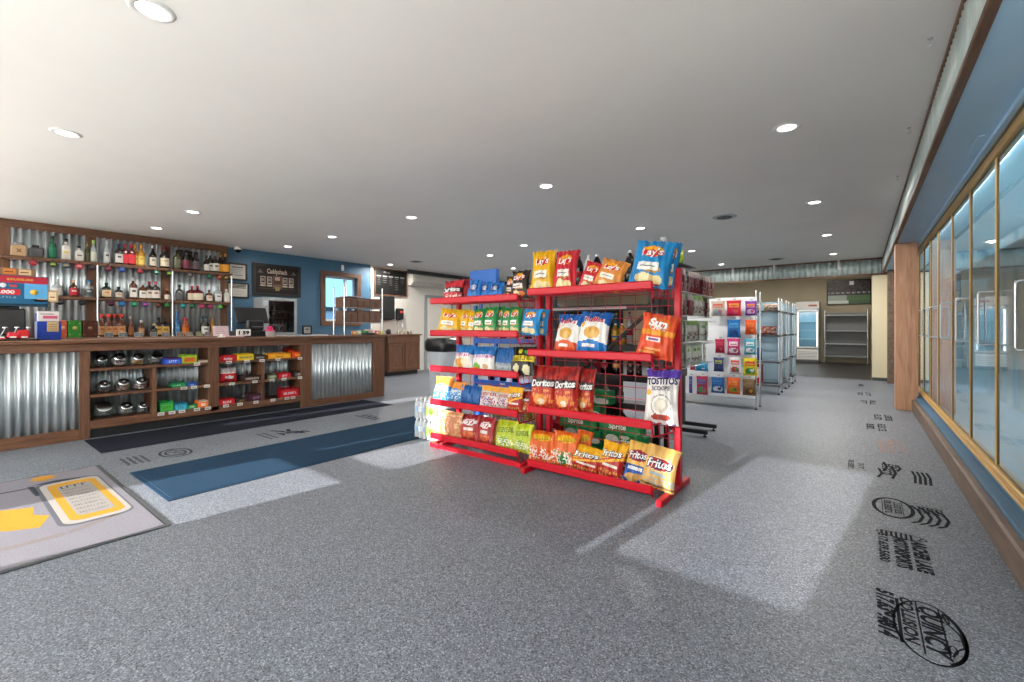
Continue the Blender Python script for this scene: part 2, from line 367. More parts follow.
# recessed can lights
GR = [(-2.79, .67), (-5.12, .67), (-7.25, 2.2), (-8.885, 2.2), (-5.12, 4.24), (-2.79, 4.22), (-7.32, 4.3), (-8.885, 4.28), (-9.4, 7.1), (-5.16, 7.03), (-6.47, 7.55),
      (-2.79, 6.95), (-.465, 4.15), (-.465, 6.85), (-.465, 9.42), (-.475, 11.95), (-2.78, 9.68), (-2.78, 12.2), (-.465, .67), (-5.12, 9.6), (-7.4, 9.6)]
ring = MB(); ring.lathe([(.062, .004), (.066, -.006), (.088, -.008), (.098, -.003), (.1, 0)], 'white_plastic', n=28)
disc = MB(); disc.lathe([(.0005, -.001), (.064, -.001)], 'light_disc', n=28)
proto = None
LBL = {0: 'large recessed ceiling light nearest the camera at the top of the picture', 1: 'recessed ceiling light left of the nearest one, above the entrance mat',
 2: 'recessed ceiling light over the aisle in front of the bottle shelves', 3: 'recessed ceiling light tight above the top of the bottle shelves',
 4: 'recessed ceiling light between the framed poster and the red racks', 5: 'recessed ceiling light above the yellow and red chip bags on the rack',
 6: 'recessed ceiling light before the window in the blue wall', 7: 'recessed ceiling light above the framed poster on the blue wall',
 8: 'recessed ceiling light directly above the chalkboard menu', 9: 'recessed ceiling light behind the left red rack, right one of two',
 10: 'recessed ceiling light behind the left red rack, left one of two', 11: 'recessed ceiling light just above the blue chip bags on the top shelf',
 12: 'recessed ceiling light nearest of the row beside the cooler', 13: 'second recessed ceiling light in the row beside the cooler', 14: 'third recessed ceiling light in the row beside the cooler',
 15: 'farthest recessed ceiling light in the cooler row, close to the corrugated beam', 16: 'recessed ceiling light over the hanging jerky display',
 17: 'recessed ceiling light before the beam, above the candy bag panel', 18: 'recessed ceiling light behind the camera by the cooler', 19: 'recessed ceiling light hidden behind the racks at mid aisle', 20: 'recessed ceiling light hidden behind the racks near the rear door'}
for i, (x, y) in enumerate(GR):
    if proto is None:
        proto = thing('ceiling_light', LBL[i], 'ceiling light', (x, y, CZ), group='recessed ceiling lights'); ring.build('trim_ring', proto); disc.build('lens', proto)
    else: dup(proto, (x, y, CZ), label=LBL[i])
# round vents, sensors
vent = MB(); vent.lathe([(.0005, -.012), (.03, -.014), (.035, -.006), (.06, -.006), (.064, -.016), (.1, -.012), (.104, -.004), (.135, -.004), (.15, 0)], 'dark_grey', n=28)
rim = MB(); rim.lathe([(.13, -.006), (.15, -.008), (.165, 0)], 'steel', n=28)
for i, ((x, y), l) in enumerate([((-1.55, 6.98), 'dark round ceiling vent above the hanging jerky display'), ((-8.48, 7.16), 'dark round ceiling vent near the chalkboard and wall air conditioner'), ((-1.56, 12.02), 'dark round ceiling vent close to the corrugated beam')]):
    t = thing('ceiling_vent', l, 'vent', (x, y, CZ), group='round ceiling vents'); vent.build('grille', t); rim.build('rim', t)
t = thing('security_camera', 'white dome security camera under the ceiling beside the bottle shelves', 'camera', (XL+.12, 3.72, CZ))
MB().lathe([(.075, 0), (.075, -.03), (.06, -.05)], 'white_plastic', n=20).build('mount', t); MB().lathe([(.055, -.045), (.05, -.075), (.03, -.1), (.0005, -.108)], 'tv_dark', n=20).build('lens_dome', t)
p = on_x(342, 268, XL)
mb = MB(); mb.box(0, -.03, -.07, .05, .03, .07, 'white_plastic', b=.012); mb.lathe([(.018, 0), (.012, .012), (.0005, .015)], 'white_plastic', n=12, M=Matrix.Translation((.05, 0, -.03)) @ Matrix.Rotation(R(90), 4, 'Y'))
tag(mb.build('motion_sensor', loc=p), 'small white motion sensor on the blue wall above the window', 'sensor')
for i, ((x, y), l) in enumerate([((.30, 3.35), 'small hook in the ceiling beside the fascia, nearest of three'), ((.30, 4.75), 'small hook in the ceiling beside the fascia, middle of three'), ((.30, 6.2), 'small hook in the ceiling beside the fascia, farthest of three')]):
    mb = MB(); mb.lathe([(.014, 0), (.012, -.006), (.004, -.008)], 'steel', n=10); mb.tube([(0, 0, -.006), (0, 0, -.02), (.012, 0, -.034), (.0, 0, -.045), (-.012, 0, -.036)], .0025, 'steel')
    tag(mb.build('ceiling_hook', loc=(x, y, CZ)), l, 'hook', 'ceiling hooks')
for x, l in ((-2.72, 'white clip hanging on the corrugated beam above the jerky display'), (-1.75, 'white clip hanging on the corrugated beam, left of the fridge'), (-.42, 'white clip hanging on the corrugated beam above the television')):
    mb = MB(); mb.box(-.02, -.006, -.22, .02, 0, 0, 'white_plastic', b=.002); mb.box(-.02, -.03, -.008, .02, 0, 0, 'white_plastic', b=.002); mb.cyl((0, -.01, -.2), (0, -.01, -.185), .008, 'steel')
    tag(mb.build('sign_clip', loc=(x, YB-.042, CZ)), l, 'clip', 'clips on the beam')

# ================================================================== COOLER with glass doors along the right wall
XD = .72; ZB, ZT = .235, 2.43
cl = thing('glass_door_cooler', 'long built-in cooler with brass framed glass doors on a wooden plinth', 'cooler', (0, 0, 0))
MULL = [2.5, 3.43, 4.375, 5.282, 6.23, 7.255, 7.986, 8.771, 9.516]
mb = MB(); mb.box(.585, 2.48, 0, XD+.02, 9.6, .17, 'wood_kick', b=.012); mb.build('plinth', cl)
mb = MB(); mb.box(.625, 2.48, .17, XD+.02, 9.6, .2, 'blue_paint', b=.004); mb.box(XD-.03, 2.48, .2, XD+.03, 9.6, .235, 'blue_paint', b=.004); mb.build('sill_strip', cl)
mb = MB(); mb.box(XD-.02, 2.48, ZB, XD+.05, 9.6, ZB+.055, 'brass', b=.006); mb.box(XD-.035, 2.48, ZB, XD-.02, 9.6, ZB+.018, 'brass', b=.004)
mb.box(XD-.02, 2.48, ZT-.075, XD+.05, 9.6, ZT, 'brass', b=.006); mb.box(XD-.03, 2.48, ZT-.02, XD-.02, 9.6, ZT, 'brass_dark', b=.003)
for y in MULL: mb.box(XD-.008, y-.015, ZB+.05, XD+.014, y+.015, ZT-.07, 'brass', b=.006)
mb.build('frame', cl)
mb = MB(); XC2 = 1.5
mb.box(XC2, 2.48, ZB, XC2+.03, 9.6, ZT, 'cooler_wall'); mb.box(XD+.06, 2.48, ZB-.02, XC2, 9.6, ZB, 'cooler_wall'); mb.box(XD+.06, 2.48, ZT-.02, XC2, 9.6, ZT, 'cooler_wall')
mb.box(XD+.05, 2.46, 0, XC2+.03, 2.48, ZT, 'cooler_wall'); mb.box(XD+.05, 9.6, ZB, XC2, 9.62, ZT, 'cooler_wall')
rr = random.Random(2); y = 2.5
while y < 9.5:
    wv = .06+.09*rr.random(); mb.box(XC2-.02-.02*rr.random(), y, ZB, XC2, min(9.55, y+wv), ZT-.05, rr.choice(['cooler_white', 'cooler_wall', 'cooler_teal', 'cooler_white']), b=.004); y += wv+.03*rr.random()
mb.build('interior', cl)
mb = MB(); mb.box(XD+.055, 2.52, ZT-.045, XD+.075, 9.56, ZT-.022, 'cooler_tube', b=.006)
mb.build('interior_lamp', cl)
mb = MB()
for y0, y1 in zip(MULL, MULL[1:]):
    for z in (1.93,): 
        mb.box(1.0, y0+.03, z-.012, 1.46, y1-.03, z, 'cooler_white', b=.004)
mb.build('shelf', cl)
for i, (y0, y1) in enumerate(zip(MULL, MULL[1:])):
    a, b = y0+.018, y1-.018
    mb = MB(); x0, x1 = XD-.004, XD+.012; s = .013
    mb.box(x0, a, ZB+.06, x1, a+s, ZT-.08, 'brass_dark', b=.004); mb.box(x0, b-s, ZB+.06, x1, b, ZT-.08, 'brass_dark', b=.004)
    mb.box(x0, a+s, ZB+.06, x1, b-s, ZB+.06+s, 'brass_dark', b=.004); mb.box(x0, a+s, ZT-.08-s, x1, b-s, ZT-.08, 'brass_dark', b=.004)
    dr = mb.build('glass_door', cl)
    MB().box(XD+.002, a+s, ZB+.06+s, XD+.008, b-s, ZT-.08-s, 'glass').build('glass', dr)
    h = MB(); hy = a+.012; z0, z1 = 1.10, 1.46
    h.tube([(XD-.004, hy, z0), (XD-.075, hy, z0), (XD-.085, hy, z0+.012), (XD-.085, hy, z1-.012), (XD-.075, hy, z1), (XD-.004, hy, z1)], .0075, 'steel', n=10)
    h.cyl((XD-.01, hy, z0), (XD+.0, hy, z0), .018, 'chrome'); h.cyl((XD-.01, hy, z1), (XD, hy, z1), .018, 'chrome')
    h.build('handle', dr)

# ================================================================== MATS and floor lettering
def fl(x, y, z=.0012): return Vector((x, y, z))
def floor_text(mb, t, cx, cy, size, m, along=None, bold=.03, shear=0.):   # letters read towards -Y, tops to +X
    mb.text(t, lambda a, b: fl(cx+b, cy-a), m, None, bold, shear, width=along, height=size)
def ring2(mb, cx, cy, rx, ry, w, m, z=.0012, n=48, a0=0., a1=360.):
    vs = []; fs = []
    for i in range(n+1):
        t = R(a0+(a1-a0)*i/n); vs += [fl(cx+rx*math.cos(t), cy+ry*math.sin(t), z), fl(cx+(rx-w)*math.cos(t), cy+(ry-w)*math.sin(t), z)]
    for i in range(n): fs.append((2*i, 2*i+2, 2*i+3, 2*i+1))
    mb.add(vs, [f[::-1] for f in fs], m)
def strip(mb, pts, w, m, z=.0012):
    for a, b in zip(pts, pts[1:]):
        a, b = Vector((*a, z)), Vector((*b, z)); d = (b-a).normalized(); n = Vector((-d.y, d.x, 0))*w/2
        mb.add([a-n, b-n, b+n, a+n], [(0, 1, 2, 3)], m)
# collision-shop decal with car outline and phone number
mb = MB(); ring2(mb, .215, 2.455, .112, .235, .010, 'decal_black'); ring2(mb, .222, 2.45, .104, .215, .012, 'decal_black', a0=-70, a1=60)
floor_text(mb, 'QUINCY', .226, 2.46, .066, 'decal_black', .38, .06, .25); floor_text(mb, 'COLLISION', .158, 2.50, .042, 'decal_black', .37, .05, .2)
strip(mb, [(.19, 2.68), (.19, 2.27)], .006, 'decal_black'); strip(mb, [(.262, 2.66), (.262, 2.30)], .006, 'decal_black'); strip(mb, [(.126, 2.66), (.126, 2.30)], .012, 'decal_black')
strip(mb, [(.27, 2.62), (.282, 2.55), (.31, 2.49), (.312, 2.40), (.285, 2.36), (.27, 2.31)], .008, 'decal_black'); ring2(mb, .276, 2.575, .014, .03, .006, 'decal_black'); ring2(mb, .276, 2.36, .014, .03, .006, 'decal_black'); strip(mb, [(.284, 2.44), (.312, 2.44)], .006, 'decal_black')
floor_text(mb, '517.639.4814', .086, 2.51, .056, 'decal_black', .40, .08, .15)
tag(mb.build('floor_decal'), 'black oval floor decal with car outline reading QUINCY COLLISION, by the cooler plinth', 'floor decal', 'black floor decals beside the cooler')
mb = MB(); ring2(mb, .275, 3.40, .0, .0, 0, 'decal_black') if False else None
cx, cy = .185, 3.47
ring2(mb, cx, cy, .115, .045, .008, 'decal_black')
for k in range(-4, 3): strip(mb, [(cx+k*.022, cy-.036), (cx+k*.022, cy+.036)], .011, 'decal_black')
strip(mb, [(cx+.075, cy-.02), (cx+.095, cy+.02)], .008, 'decal_black')
floor_text(mb, 'ARCHER LAKE', .255, 3.22, .058, 'decal_black', .42, .08, .1); floor_text(mb, 'MOTORSPORTS', .176, 3.22, .058, 'decal_black', .42, .08, .1); floor_text(mb, '517.639.5600', .10, 3.24, .042, 'decal_black', .40, .06)
tag(mb.build('floor_decal'), 'black floor decal reading ARCHER LAKE MOTORSPORTS under a striped oval', 'floor decal', 'black floor decals beside the cooler')
mb = MB(); cx, cy = .17, 3.98
ring2(mb, cx, cy, .112, .21, .022, 'decal_black'); 
strip(mb, [(cx+.05, cy-.15), (cx+.05, cy+.15)], .004, 'decal_black'); strip(mb, [(cx-.055, cy-.15), (cx-.055, cy+.15)], .004, 'decal_black')
floor_text(mb, '~7', cx+.025, cy, .036, 'decal_black', .24, .03); floor_text(mb, '~8', cx-.025, cy, .038, 'decal_black', .28, .03)
for k in range(4):
    x = .27+.04*k; strip(mb, [(x, 4.10-.01*k), (x+.03, 4.02), (x+.045, 3.90), (x+.02, 3.79), (x-.02, 3.74)], .017, 'decal_black')
for k in range(6):
    for j in range(4): strip(mb, [(.30+.022*k, 4.12-.035*j), (.315+.022*k, 4.10-.035*j), (.30+.022*k, 4.08-.035*j)], .009, 'decal_black')
tag(mb.build('floor_decal'), 'black round floor decal with a waving flag beside it', 'floor decal', 'black floor decals beside the cooler')
mb = MB()
for j, t in enumerate(('~6', '~5')):
    floor_text(mb, t, .22-.05*j, 5.02, .05, 'decal_black', .38, .05, .4)
for k, (x, y, l) in enumerate([(.12, 4.86, .3), (.16, 5.1, .34), (.21, 4.93, .4), (.25, 5.1, .22)]): strip(mb, [(x, y+l/2), (x+.018, y), (x-.01, y-l/2)], .02, 'decal_black')
tag(mb.build('floor_decal'), 'black scribbled floor decal of leaping lines at the end of the sunlit patch', 'floor decal', 'black floor decals beside the cooler')
mb = MB()
for k in range(4): strip(mb, [(.34+.03*k, 5.08), (.35+.03*k, 4.92), (.335+.03*k, 4.70)], .018, 'decal_black')
tag(mb.build('floor_decal'), 'black brush-lettered floor decal between the leaping lines and the plinth', 'floor decal', 'black floor decals beside the cooler')
mb = MB()
for j, (t, w) in enumerate((('517', .18), ('~8', .34))): floor_text(mb, t, .0-.07*j, 5.0, .04, 'decal_grey', w, .02)
tag(mb.build('floor_decal'), 'faint grey number on the sunlit floor left of the scribbled decal', 'floor decal', 'black floor decals beside the cooler')
mb = MB()
for j, (t, w) in enumerate((('~4', .6), ('~6', .66), ('~5', .6))): floor_text(mb, t, .32-.075*j, 6.0, .05, 'decal_orange', w, .04)
tag(mb.build('floor_decal'), 'faded orange block-letter floor decal level with the wooden column', 'floor decal')
for (x, y, rows, l) in [(.15, 7.05, ('~9', '~8'), 'small black two-line floor decal, first beyond the faded orange one'), (.24, 7.85, ('~7', '~5'), 'small black floor decal next to the foot of the wooden column'),
        (.1, 9.3, ('~6', '~4'), 'small black floor decal just beyond the wooden column'), (.05, 10.4, ('~4', '~5'), 'far black floor decal, fourth beyond the orange one'), (-.05, 11.9, ('~8',), 'farthest black floor decal before the dark alcove floor')]:
    mb = MB()
    for j, t in enumerate(rows): floor_text(mb, t, x+.05-.11*j, y, .075, 'decal_black', .5-.1*j, .03)
    tag(mb.build('floor_decal'), l, 'floor decal', 'black floor decals beside the cooler')
# three decals between the mats
def letters(mb, x0, x1, y, h, m, n):                       # a row of unreadable lettering running along X
    w = (x1-x0)/n
    for k in range(n): strip(mb, [(x0+k*w+.1*w, y+.12*h*(k % 3-1)), (x0+k*w+.82*w, y)], h*(.75+.25*(k % 2)), m)
mb = MB(); cx, cy = -5.255, 1.45; ring2(mb, cx, cy, .19, .13, .022, 'decal_grey'); ring2(mb, cx, cy, .13, .085, .02, 'decal_grey')
for k in range(9): strip(mb, [(cx-.16+.04*k, cy-.05+.03*(k % 3)), (cx-.15+.04*k, cy+.03+.02*(k % 2))], .022, 'decal_grey')
for k in range(4): letters(mb, -5.42, -5.09, 1.07+.047*k, .028, 'decal_grey', 7+k)
tag(mb.build('floor_decal'), 'dark round emblem with text lines on the floor between the mats, left end', 'floor decal', 'decals between the mats')
mb = MB()
strip(mb, [(-5.48, 2.44), (-5.36, 2.50), (-5.22, 2.53), (-5.12, 2.58), (-5.08, 2.65)], .035, 'decal_black'); strip(mb, [(-5.40, 2.60), (-5.28, 2.56), (-5.20, 2.62), (-5.10, 2.63)], .04, 'decal_black'); strip(mb, [(-5.30, 2.42), (-5.22, 2.46), (-5.14, 2.43)], .026, 'decal_black'); strip(mb, [(-5.20, 2.66), (-5.08, 2.70)], .03, 'decal_black'); strip(mb, [(-5.22, 2.42), (-5.18, 2.55), (-5.14, 2.70)], .03, 'decal_black')
for k in range(2): letters(mb, -5.44, -5.06, 2.27+.06*k, .03, 'decal_grey', 8)
tag(mb.build('floor_decal'), 'dark animal-like emblem on the floor between the mats, middle of three', 'floor decal', 'decals between the mats')
mb = MB(); letters(mb, -5.50, -5.02, 3.58, .045, 'decal_black', 9); letters(mb, -5.46, -5.06, 3.65, .045, 'decal_black', 8); letters(mb, -5.48, -5.2, 3.71, .03, 'decal_grey', 6)
tag(mb.build('floor_decal'), 'dark lettered emblem on the floor between the mats, right end', 'floor decal', 'decals between the mats')

def floor_mat(name, label, x0, y0, x1, y1, m, edge):
    t = thing(name, label, 'floor mat', ((x0+x1)/2, (y0+y1)/2, 0)); a, b = (x1-x0)/2, (y1-y0)/2
    MB().box(-a, -b, 0, a, b, .006, edge, b=.002).build('rubber_edge', t); MB().box(-a+.03, -b+.03, .004, a-.03, b-.03, .009, m, b=.002).build('pile', t); return t
floor_mat('floor_mat', 'long black floor mat along the front of the counter', -6.58, 1.0, -5.79, 4.42, 'navy_mat', 'navy_mat')
floor_mat('floor_mat', 'long navy blue floor mat, partly sunlit, parallel to the counter mat', -4.82, 1.01, -3.82, 4.40, 'blue_mat', 'blue_mat')
X0, X1, Y0, Y1 = -5.31, -3.35, -.75, .905
t = floor_mat('entrance_mat', 'grey entrance mat with yellow badge print and dark rubber border', X0, Y0, X1, Y1, 'logo_mat', 'mat_edge')
cx, cy = (X0+X1)/2, (Y0+Y1)/2; mb = MB(); Z = .0095
def rrect(x0, y0, x1, y1, r, n=6):
    o = []
    for (a, b, s) in ((x1-r, y1-r, 0), (x0+r, y1-r, 90), (x0+r, y0+r, 180), (x1-r, y0+r, 270)):
        for i in range(n+1): o.append((a+r*math.cos(R(s+90*i/n)), b+r*math.sin(R(s+90*i/n))))
    return o
def patch(pts, z, m, c): mb.add([Vector((x-cx, y-cy, z)) for x, y in pts], [list(range(len(pts)))], m, c)
patch(rrect(-4.98, .47, -3.79, .835, .09), Z, 'matte_print', '#5a5c64'); patch(rrect(-4.95, .495, -3.82, .825, .08), Z+.0003, 'matte_print', '#a09b97')
patch(rrect(-4.90, .53, -3.87, .80, .07), Z+.0006, 'matte_print', '#b5872f'); patch(rrect(-4.80, .575, -3.96, .76, .045), Z+.0009, 'matte_print', '#8f8b89')
for k in range(9):
    x = -4.75+k*.09
    mb.text('~%d' % (4 if k < 1 else 8+k % 3), lambda a, b, x=x: Vector((x-cx-b, .667-cy+a, Z+.0012)), 'matte_print', '#3f4148' if k < 1 else '#6f6a66', .04, 0, width=.15, height=.07 if k < 1 else .035)
patch([(-5.0, .47), (-4.86, .70), (-4.98, .74), (-5.03, .60)], Z, 'matte_print', '#3f4350'); patch([(-4.98, .44), (-4.66, .455), (-4.66, .475), (-4.96, .475)], Z, 'matte_print', '#3f4350')
patch([(-5.02, -.60), (-4.955, -.60), (-4.915, .46), (-4.945, .46)], Z, 'matte_print', '#3f4350')
st = []
for i in range(16): r = 1. if i % 2 == 0 else .62; st.append((-5.17+r*.11*math.cos(R(22.5*i)), .545+r*.085*math.sin(R(22.5*i))))
patch(st, Z+.0003, 'matte_print', '#b07f2a')
patch([(-4.50, -.2), (-4.48, .275), (-4.39, .42), (-4.22, .40), (-4.12, .465), (-3.92, .40), (-4.0, .27), (-4.10, .2), (-4.16, -.2)], Z, 'matte_print', '#b5872f')
for k in range(2): patch([(-3.73+.04*k, -.5), (-3.71+.04*k, -.5), (-3.69+.03*k, .48), (-3.71+.03*k, .48)], Z, 'matte_print', '#7d736f'); patch([(-3.72+.03*k, .50), (-3.70+.03*k, .50), (-3.80+.02*k, .74), (-3.815+.02*k, .74)], Z, 'matte_print', '#7d736f')
mb.build('printed_logo', t)
# ================================================================== SERVICE COUNTER
XK = -6.65; CT = 1.08
ct = thing('service_counter', 'long wooden service counter with corrugated metal panels and open candy shelves', 'counter', (0, 0, 0))
mb = MB(); mb.box(-7.38, -.6, CT-.04, XK+.03, 4.92, CT, 'wood_y', b=.006); mb.build('countertop', ct)
def cb(nm, y0, z0, y1, z1, d=.05, m='wood_y'): MB().box(XK-d, y0, z0, XK, y1, z1, m, b=.004).build(nm, ct)
cb('apron', -.6, CT-.125, 4.90, CT-.04)
cb('post', .975, 0, 1.06, CT-.125, .05, 'wood_z'); cb('post', 3.40, 0, 3.57, CT-.125, .05, 'wood_z'); cb('post', 4.66, 0, 4.90, CT-.125, .05, 'wood_z'); cb('post', 2.19, .13, 2.31, CT-.125, .38, 'wood_z')
cb('bottom_rail', -.6, 0, .975, .12); cb('bottom_rail', 3.57, 0, 4.66, .10); cb('bottom_shelf', 1.06, .10, 3.40, .19, .38)
MB().box(-7.36, 4.86, 0, XK-.05, 4.90, CT-.04, 'wood_z', b=.004).build('end_panel', ct)
for y in (1.02, 3.40): MB().box(XK-.38, y, .1, XK-.05, y+.04, CT-.125, 'wood_z', b=.003).build('divider', ct)
mb = MB(); mb.box(XK-.06, 1.06, 0, XK-.025, 3.40, .10, 'black_metal', b=.003); mb.build('toe_kick', ct); MB().box(-7.36, -.6, 0, -7.33, 4.86, CT-.04, 'wood_z').build('rear_panel', ct)
for y0, y1, z0, z1 in ((-.6, .98, .115, CT-.12), (3.565, 4.665, .095, CT-.12)):
    mb = MB(); corrugated(mb, 'y', y0, y1, z0, z1, XK-.03, 'galvanised', .066, .016, 1, 10); mb.build('corrugated_panel', ct)
mb = MB(); corrugated(mb, 'y', 1.04, 3.42, .15, CT-.06, XK-.37, 'galvanised', .066, .016, 1, 8); mb.build('back_panel', ct)
S1, S2, S3 = .765, .475, .19
for y0, y1 in ((1.06, 2.19), (2.31, 3.40)):
    for z in (S1, S2):
        mb = MB(); mb.box(XK-.365, y0, z-.03, XK-.002, y1, z, 'wood_y', b=.003); mb.build('shelf', ct)
for y, z0, z1 in ((1.63, S2, S1-.03), (1.63, S3, S2-.03), (2.86, S2, S1-.03), (2.86, S3, S2-.03)):
    MB().box(XK-.365, y-.02, z0, XK-.004, y+.02, z1, 'wood_z', b=.003).build('divider', ct)
for z, pxs in ((S1, (197, 229, 247, 262, 278, 300)), (S2, (184, 194, 207, 232, 255, 272, 284, 300)), (S3, (161, 172, 182, 197, 208, 226, 240, 256, 273, 287, 293))):
    for px in pxs:
        y = on_x(px, 370, XK+.002).y; mb = MB(); mb.box(XK, y-.034, z-.034, XK+.003, y+.034, z+.004, 'print', '#d9d6d2', b=.0008)
        mb.box(XK+.003, y-.022, z-.02, XK+.0036, y+.022, z-.012, 'print', '#55504c'); mb.build('price_tag', ct)

# -------- candy jars: fishbowl jars with a tilted lid
def candy_jar(px0, px1, z, lidded, cands, label, x=-6.80):
    a, b = on_x(px0, 370, x).y, on_x(px1, 370, x).y; y = (a+b)/2; r = min((b-a)/2, .105); sc = r/.1
    t = thing('candy_jar', label, 'jar', (x, y, z), group='glass candy jars in the counter'); s = sc
    T = Matrix.Translation((0, 0, .088*s)) @ Matrix.Rotation(R(52), 4, 'Y') @ Matrix.Scale(s, 4)
    prof = [(.0005, -.1), (.05, -.087), (.083, -.055), (.1, 0), (.094, .035), (.078, .062), (.066, .074), (.066, .082), (.062, .082), (.062, .072), (.074, .058), (.089, .033), (.095, 0), (.079, -.052), (.048, -.082), (.0005, -.095)]
    mb = MB(); mb.lathe(prof, 'jar_glass', n=24, M=T); mb.v = [(x, y2, max(z2, .0 if i < 24*8 else .004)) for i, (x, y2, z2) in enumerate(mb.v)]; mb.build('glass_bowl', t)
    if lidded:
        mb = MB(); mb.lathe([(.064, .074), (.068, .078), (.069, .092), (.056, .1), (.028, .104), (.026, .118), (.018, .124), (.0005, .125)], 'black_plastic', n=24, M=T)
        mb.lathe([(.0695, .08), (.0705, .084), (.0705, .089), (.066, .096), (.058, .1015)], 'chrome', n=24, M=T); mb.lathe([(.021, .1245), (.0005, .1275)], 'chrome', n=14, M=T); mb.build('lid', t)
    else: MB().lathe([(.062, .078), (.069, .079), (.071, .083), (.069, .087), (.062, .087)], 'chrome', n=24, M=T).build('rim', t)
    if cands:
        mb = MB(); rr = random.Random(int(px0))
        for k in range(60):
            h = rr.random()*.085; rad = (.05+.035*math.sin(min(1, h/.07)*1.57))*math.sqrt(rr.random()); th = rr.random()*6.283
            p = Vector((rad*math.cos(th)*.95, rad*math.sin(th)*.95, .018+h*.8))*s
            q = Euler((rr.random()*3, rr.random()*3, rr.random()*3)).to_matrix().to_4x4()
            mb.box(-.013*s, -.008*s, -.007*s, .013*s, .008*s, .007*s, 'film', cands[k % len(cands)], b=.004*s, M=Matrix.Translation(p) @ q)
        tag(mb.build('candy', t), kind='stuff')
J = [(92, 109.5, S1, 1, ('#3a2d28', '#5a4a40'), 'lidded glass jar of brown candy, top counter shelf at the left end'),
     (109.5, 127, S1, 1, ('#d8b7ae', '#b98d84', '#e5d5cc'), 'lidded glass jar of pale pink candy on the top counter shelf'),
     (129.5, 145, S1, 1, ('#e8cf22', '#d8401c', '#efe03a'), 'lidded glass jar of yellow and red candy on the top counter shelf'),
     (147.5, 164, S1, 0, ('#4a3a33',), 'open glass jar with few brown sweets beside the blue candy box'),
     (95, 112, S2, 1, ('#28468a', '#8c3030', '#5a4238'), 'lidded glass jar with blue and red wrappers, middle counter shelf at left'),
     (114, 131, S2, 1, ('#e8d22c', '#b83c8a', '#3a66b8', '#d84030'), 'lidded glass jar of bright mixed candy on the middle counter shelf'),
     (132.5, 148.5, S2, 1, ('#d8485a', '#f0e6e0', '#c83848'), 'lidded glass jar of red and white candy on the middle counter shelf'),
     (91.5, 114, S3, 0, None, 'empty open glass jar on the bottom counter shelf at left'),
     (116.5, 134, S3, 1, None, 'empty lidded glass jar on the bottom counter shelf, middle of three'),
     (135.5, 150, S3, 1, None, 'empty lidded glass jar on the bottom counter shelf beside the divider')]
for j in J: candy_jar(*j)
# -------- candy cartons: open-topped printed cartons
def carton(px0, px1, ytop, z, col, face, txt, tcol, label, x=-6.72, depth=.16, lid=None):
    a, b = on_x(px0, 370, x+.05).y, on_x(px1, 370, x+.05).y; h = max(.035, on_x((px0+px1)/2, ytop, x+.05).z-z); w = (b-a)*.97
    t = thing('candy_carton', label, 'candy box', (x, (a+b)/2, z), group='candy cartons in the counter')
    mb = MB(); k = .003; hw = w/2; hd = depth/2; hd2 = .05
    mb.box(hd2-.006, -hw, 0, hd2, hw, h*.8, 'print', col, b=.001)
    mb.box(-hd, -hw, 0, hd2-.006, -hw+k, h*.92, 'print', col); mb.box(-hd, hw-k, 0, hd2-.006, hw, h*.92, 'print', col); mb.box(-hd, -hw+k, 0, -hd+k, hw-k, h, 'print', col); mb.box(-hd+k, -hw+k, 0, hd2-.006, hw-k, k, 'print', col)
    if face: mb.box(hd2, -hw*.82, h*.12, hd2+.0008, hw*.82, h*.66, 'print', face)
    if txt: mb.text(txt if txt in ('KitKat', 'Butterfinger', "Reese's", 'HERSHEYS', 'HERSHEY') else '~%d' % len(txt), lambda p, q: Vector((hd2+.002, p, h*.40+q)), 'print', tcol, .03, .15, height=min(h*.34, .03), maxw=w*.8)
    mb.build('tray', t)
    mb = MB(); n = max(3, int(w/.035)); sw = (w-.012)/n
    for i in range(n):
        y0 = -hw+.006+i*sw; mb.box(-hd+.008, y0+.001, .004, hd2-.01, y0+sw-.001, h*(.86+.12*((i*7) % 3)/2), 'film', lid or col, b=.004)
    mb.build('bars', t)
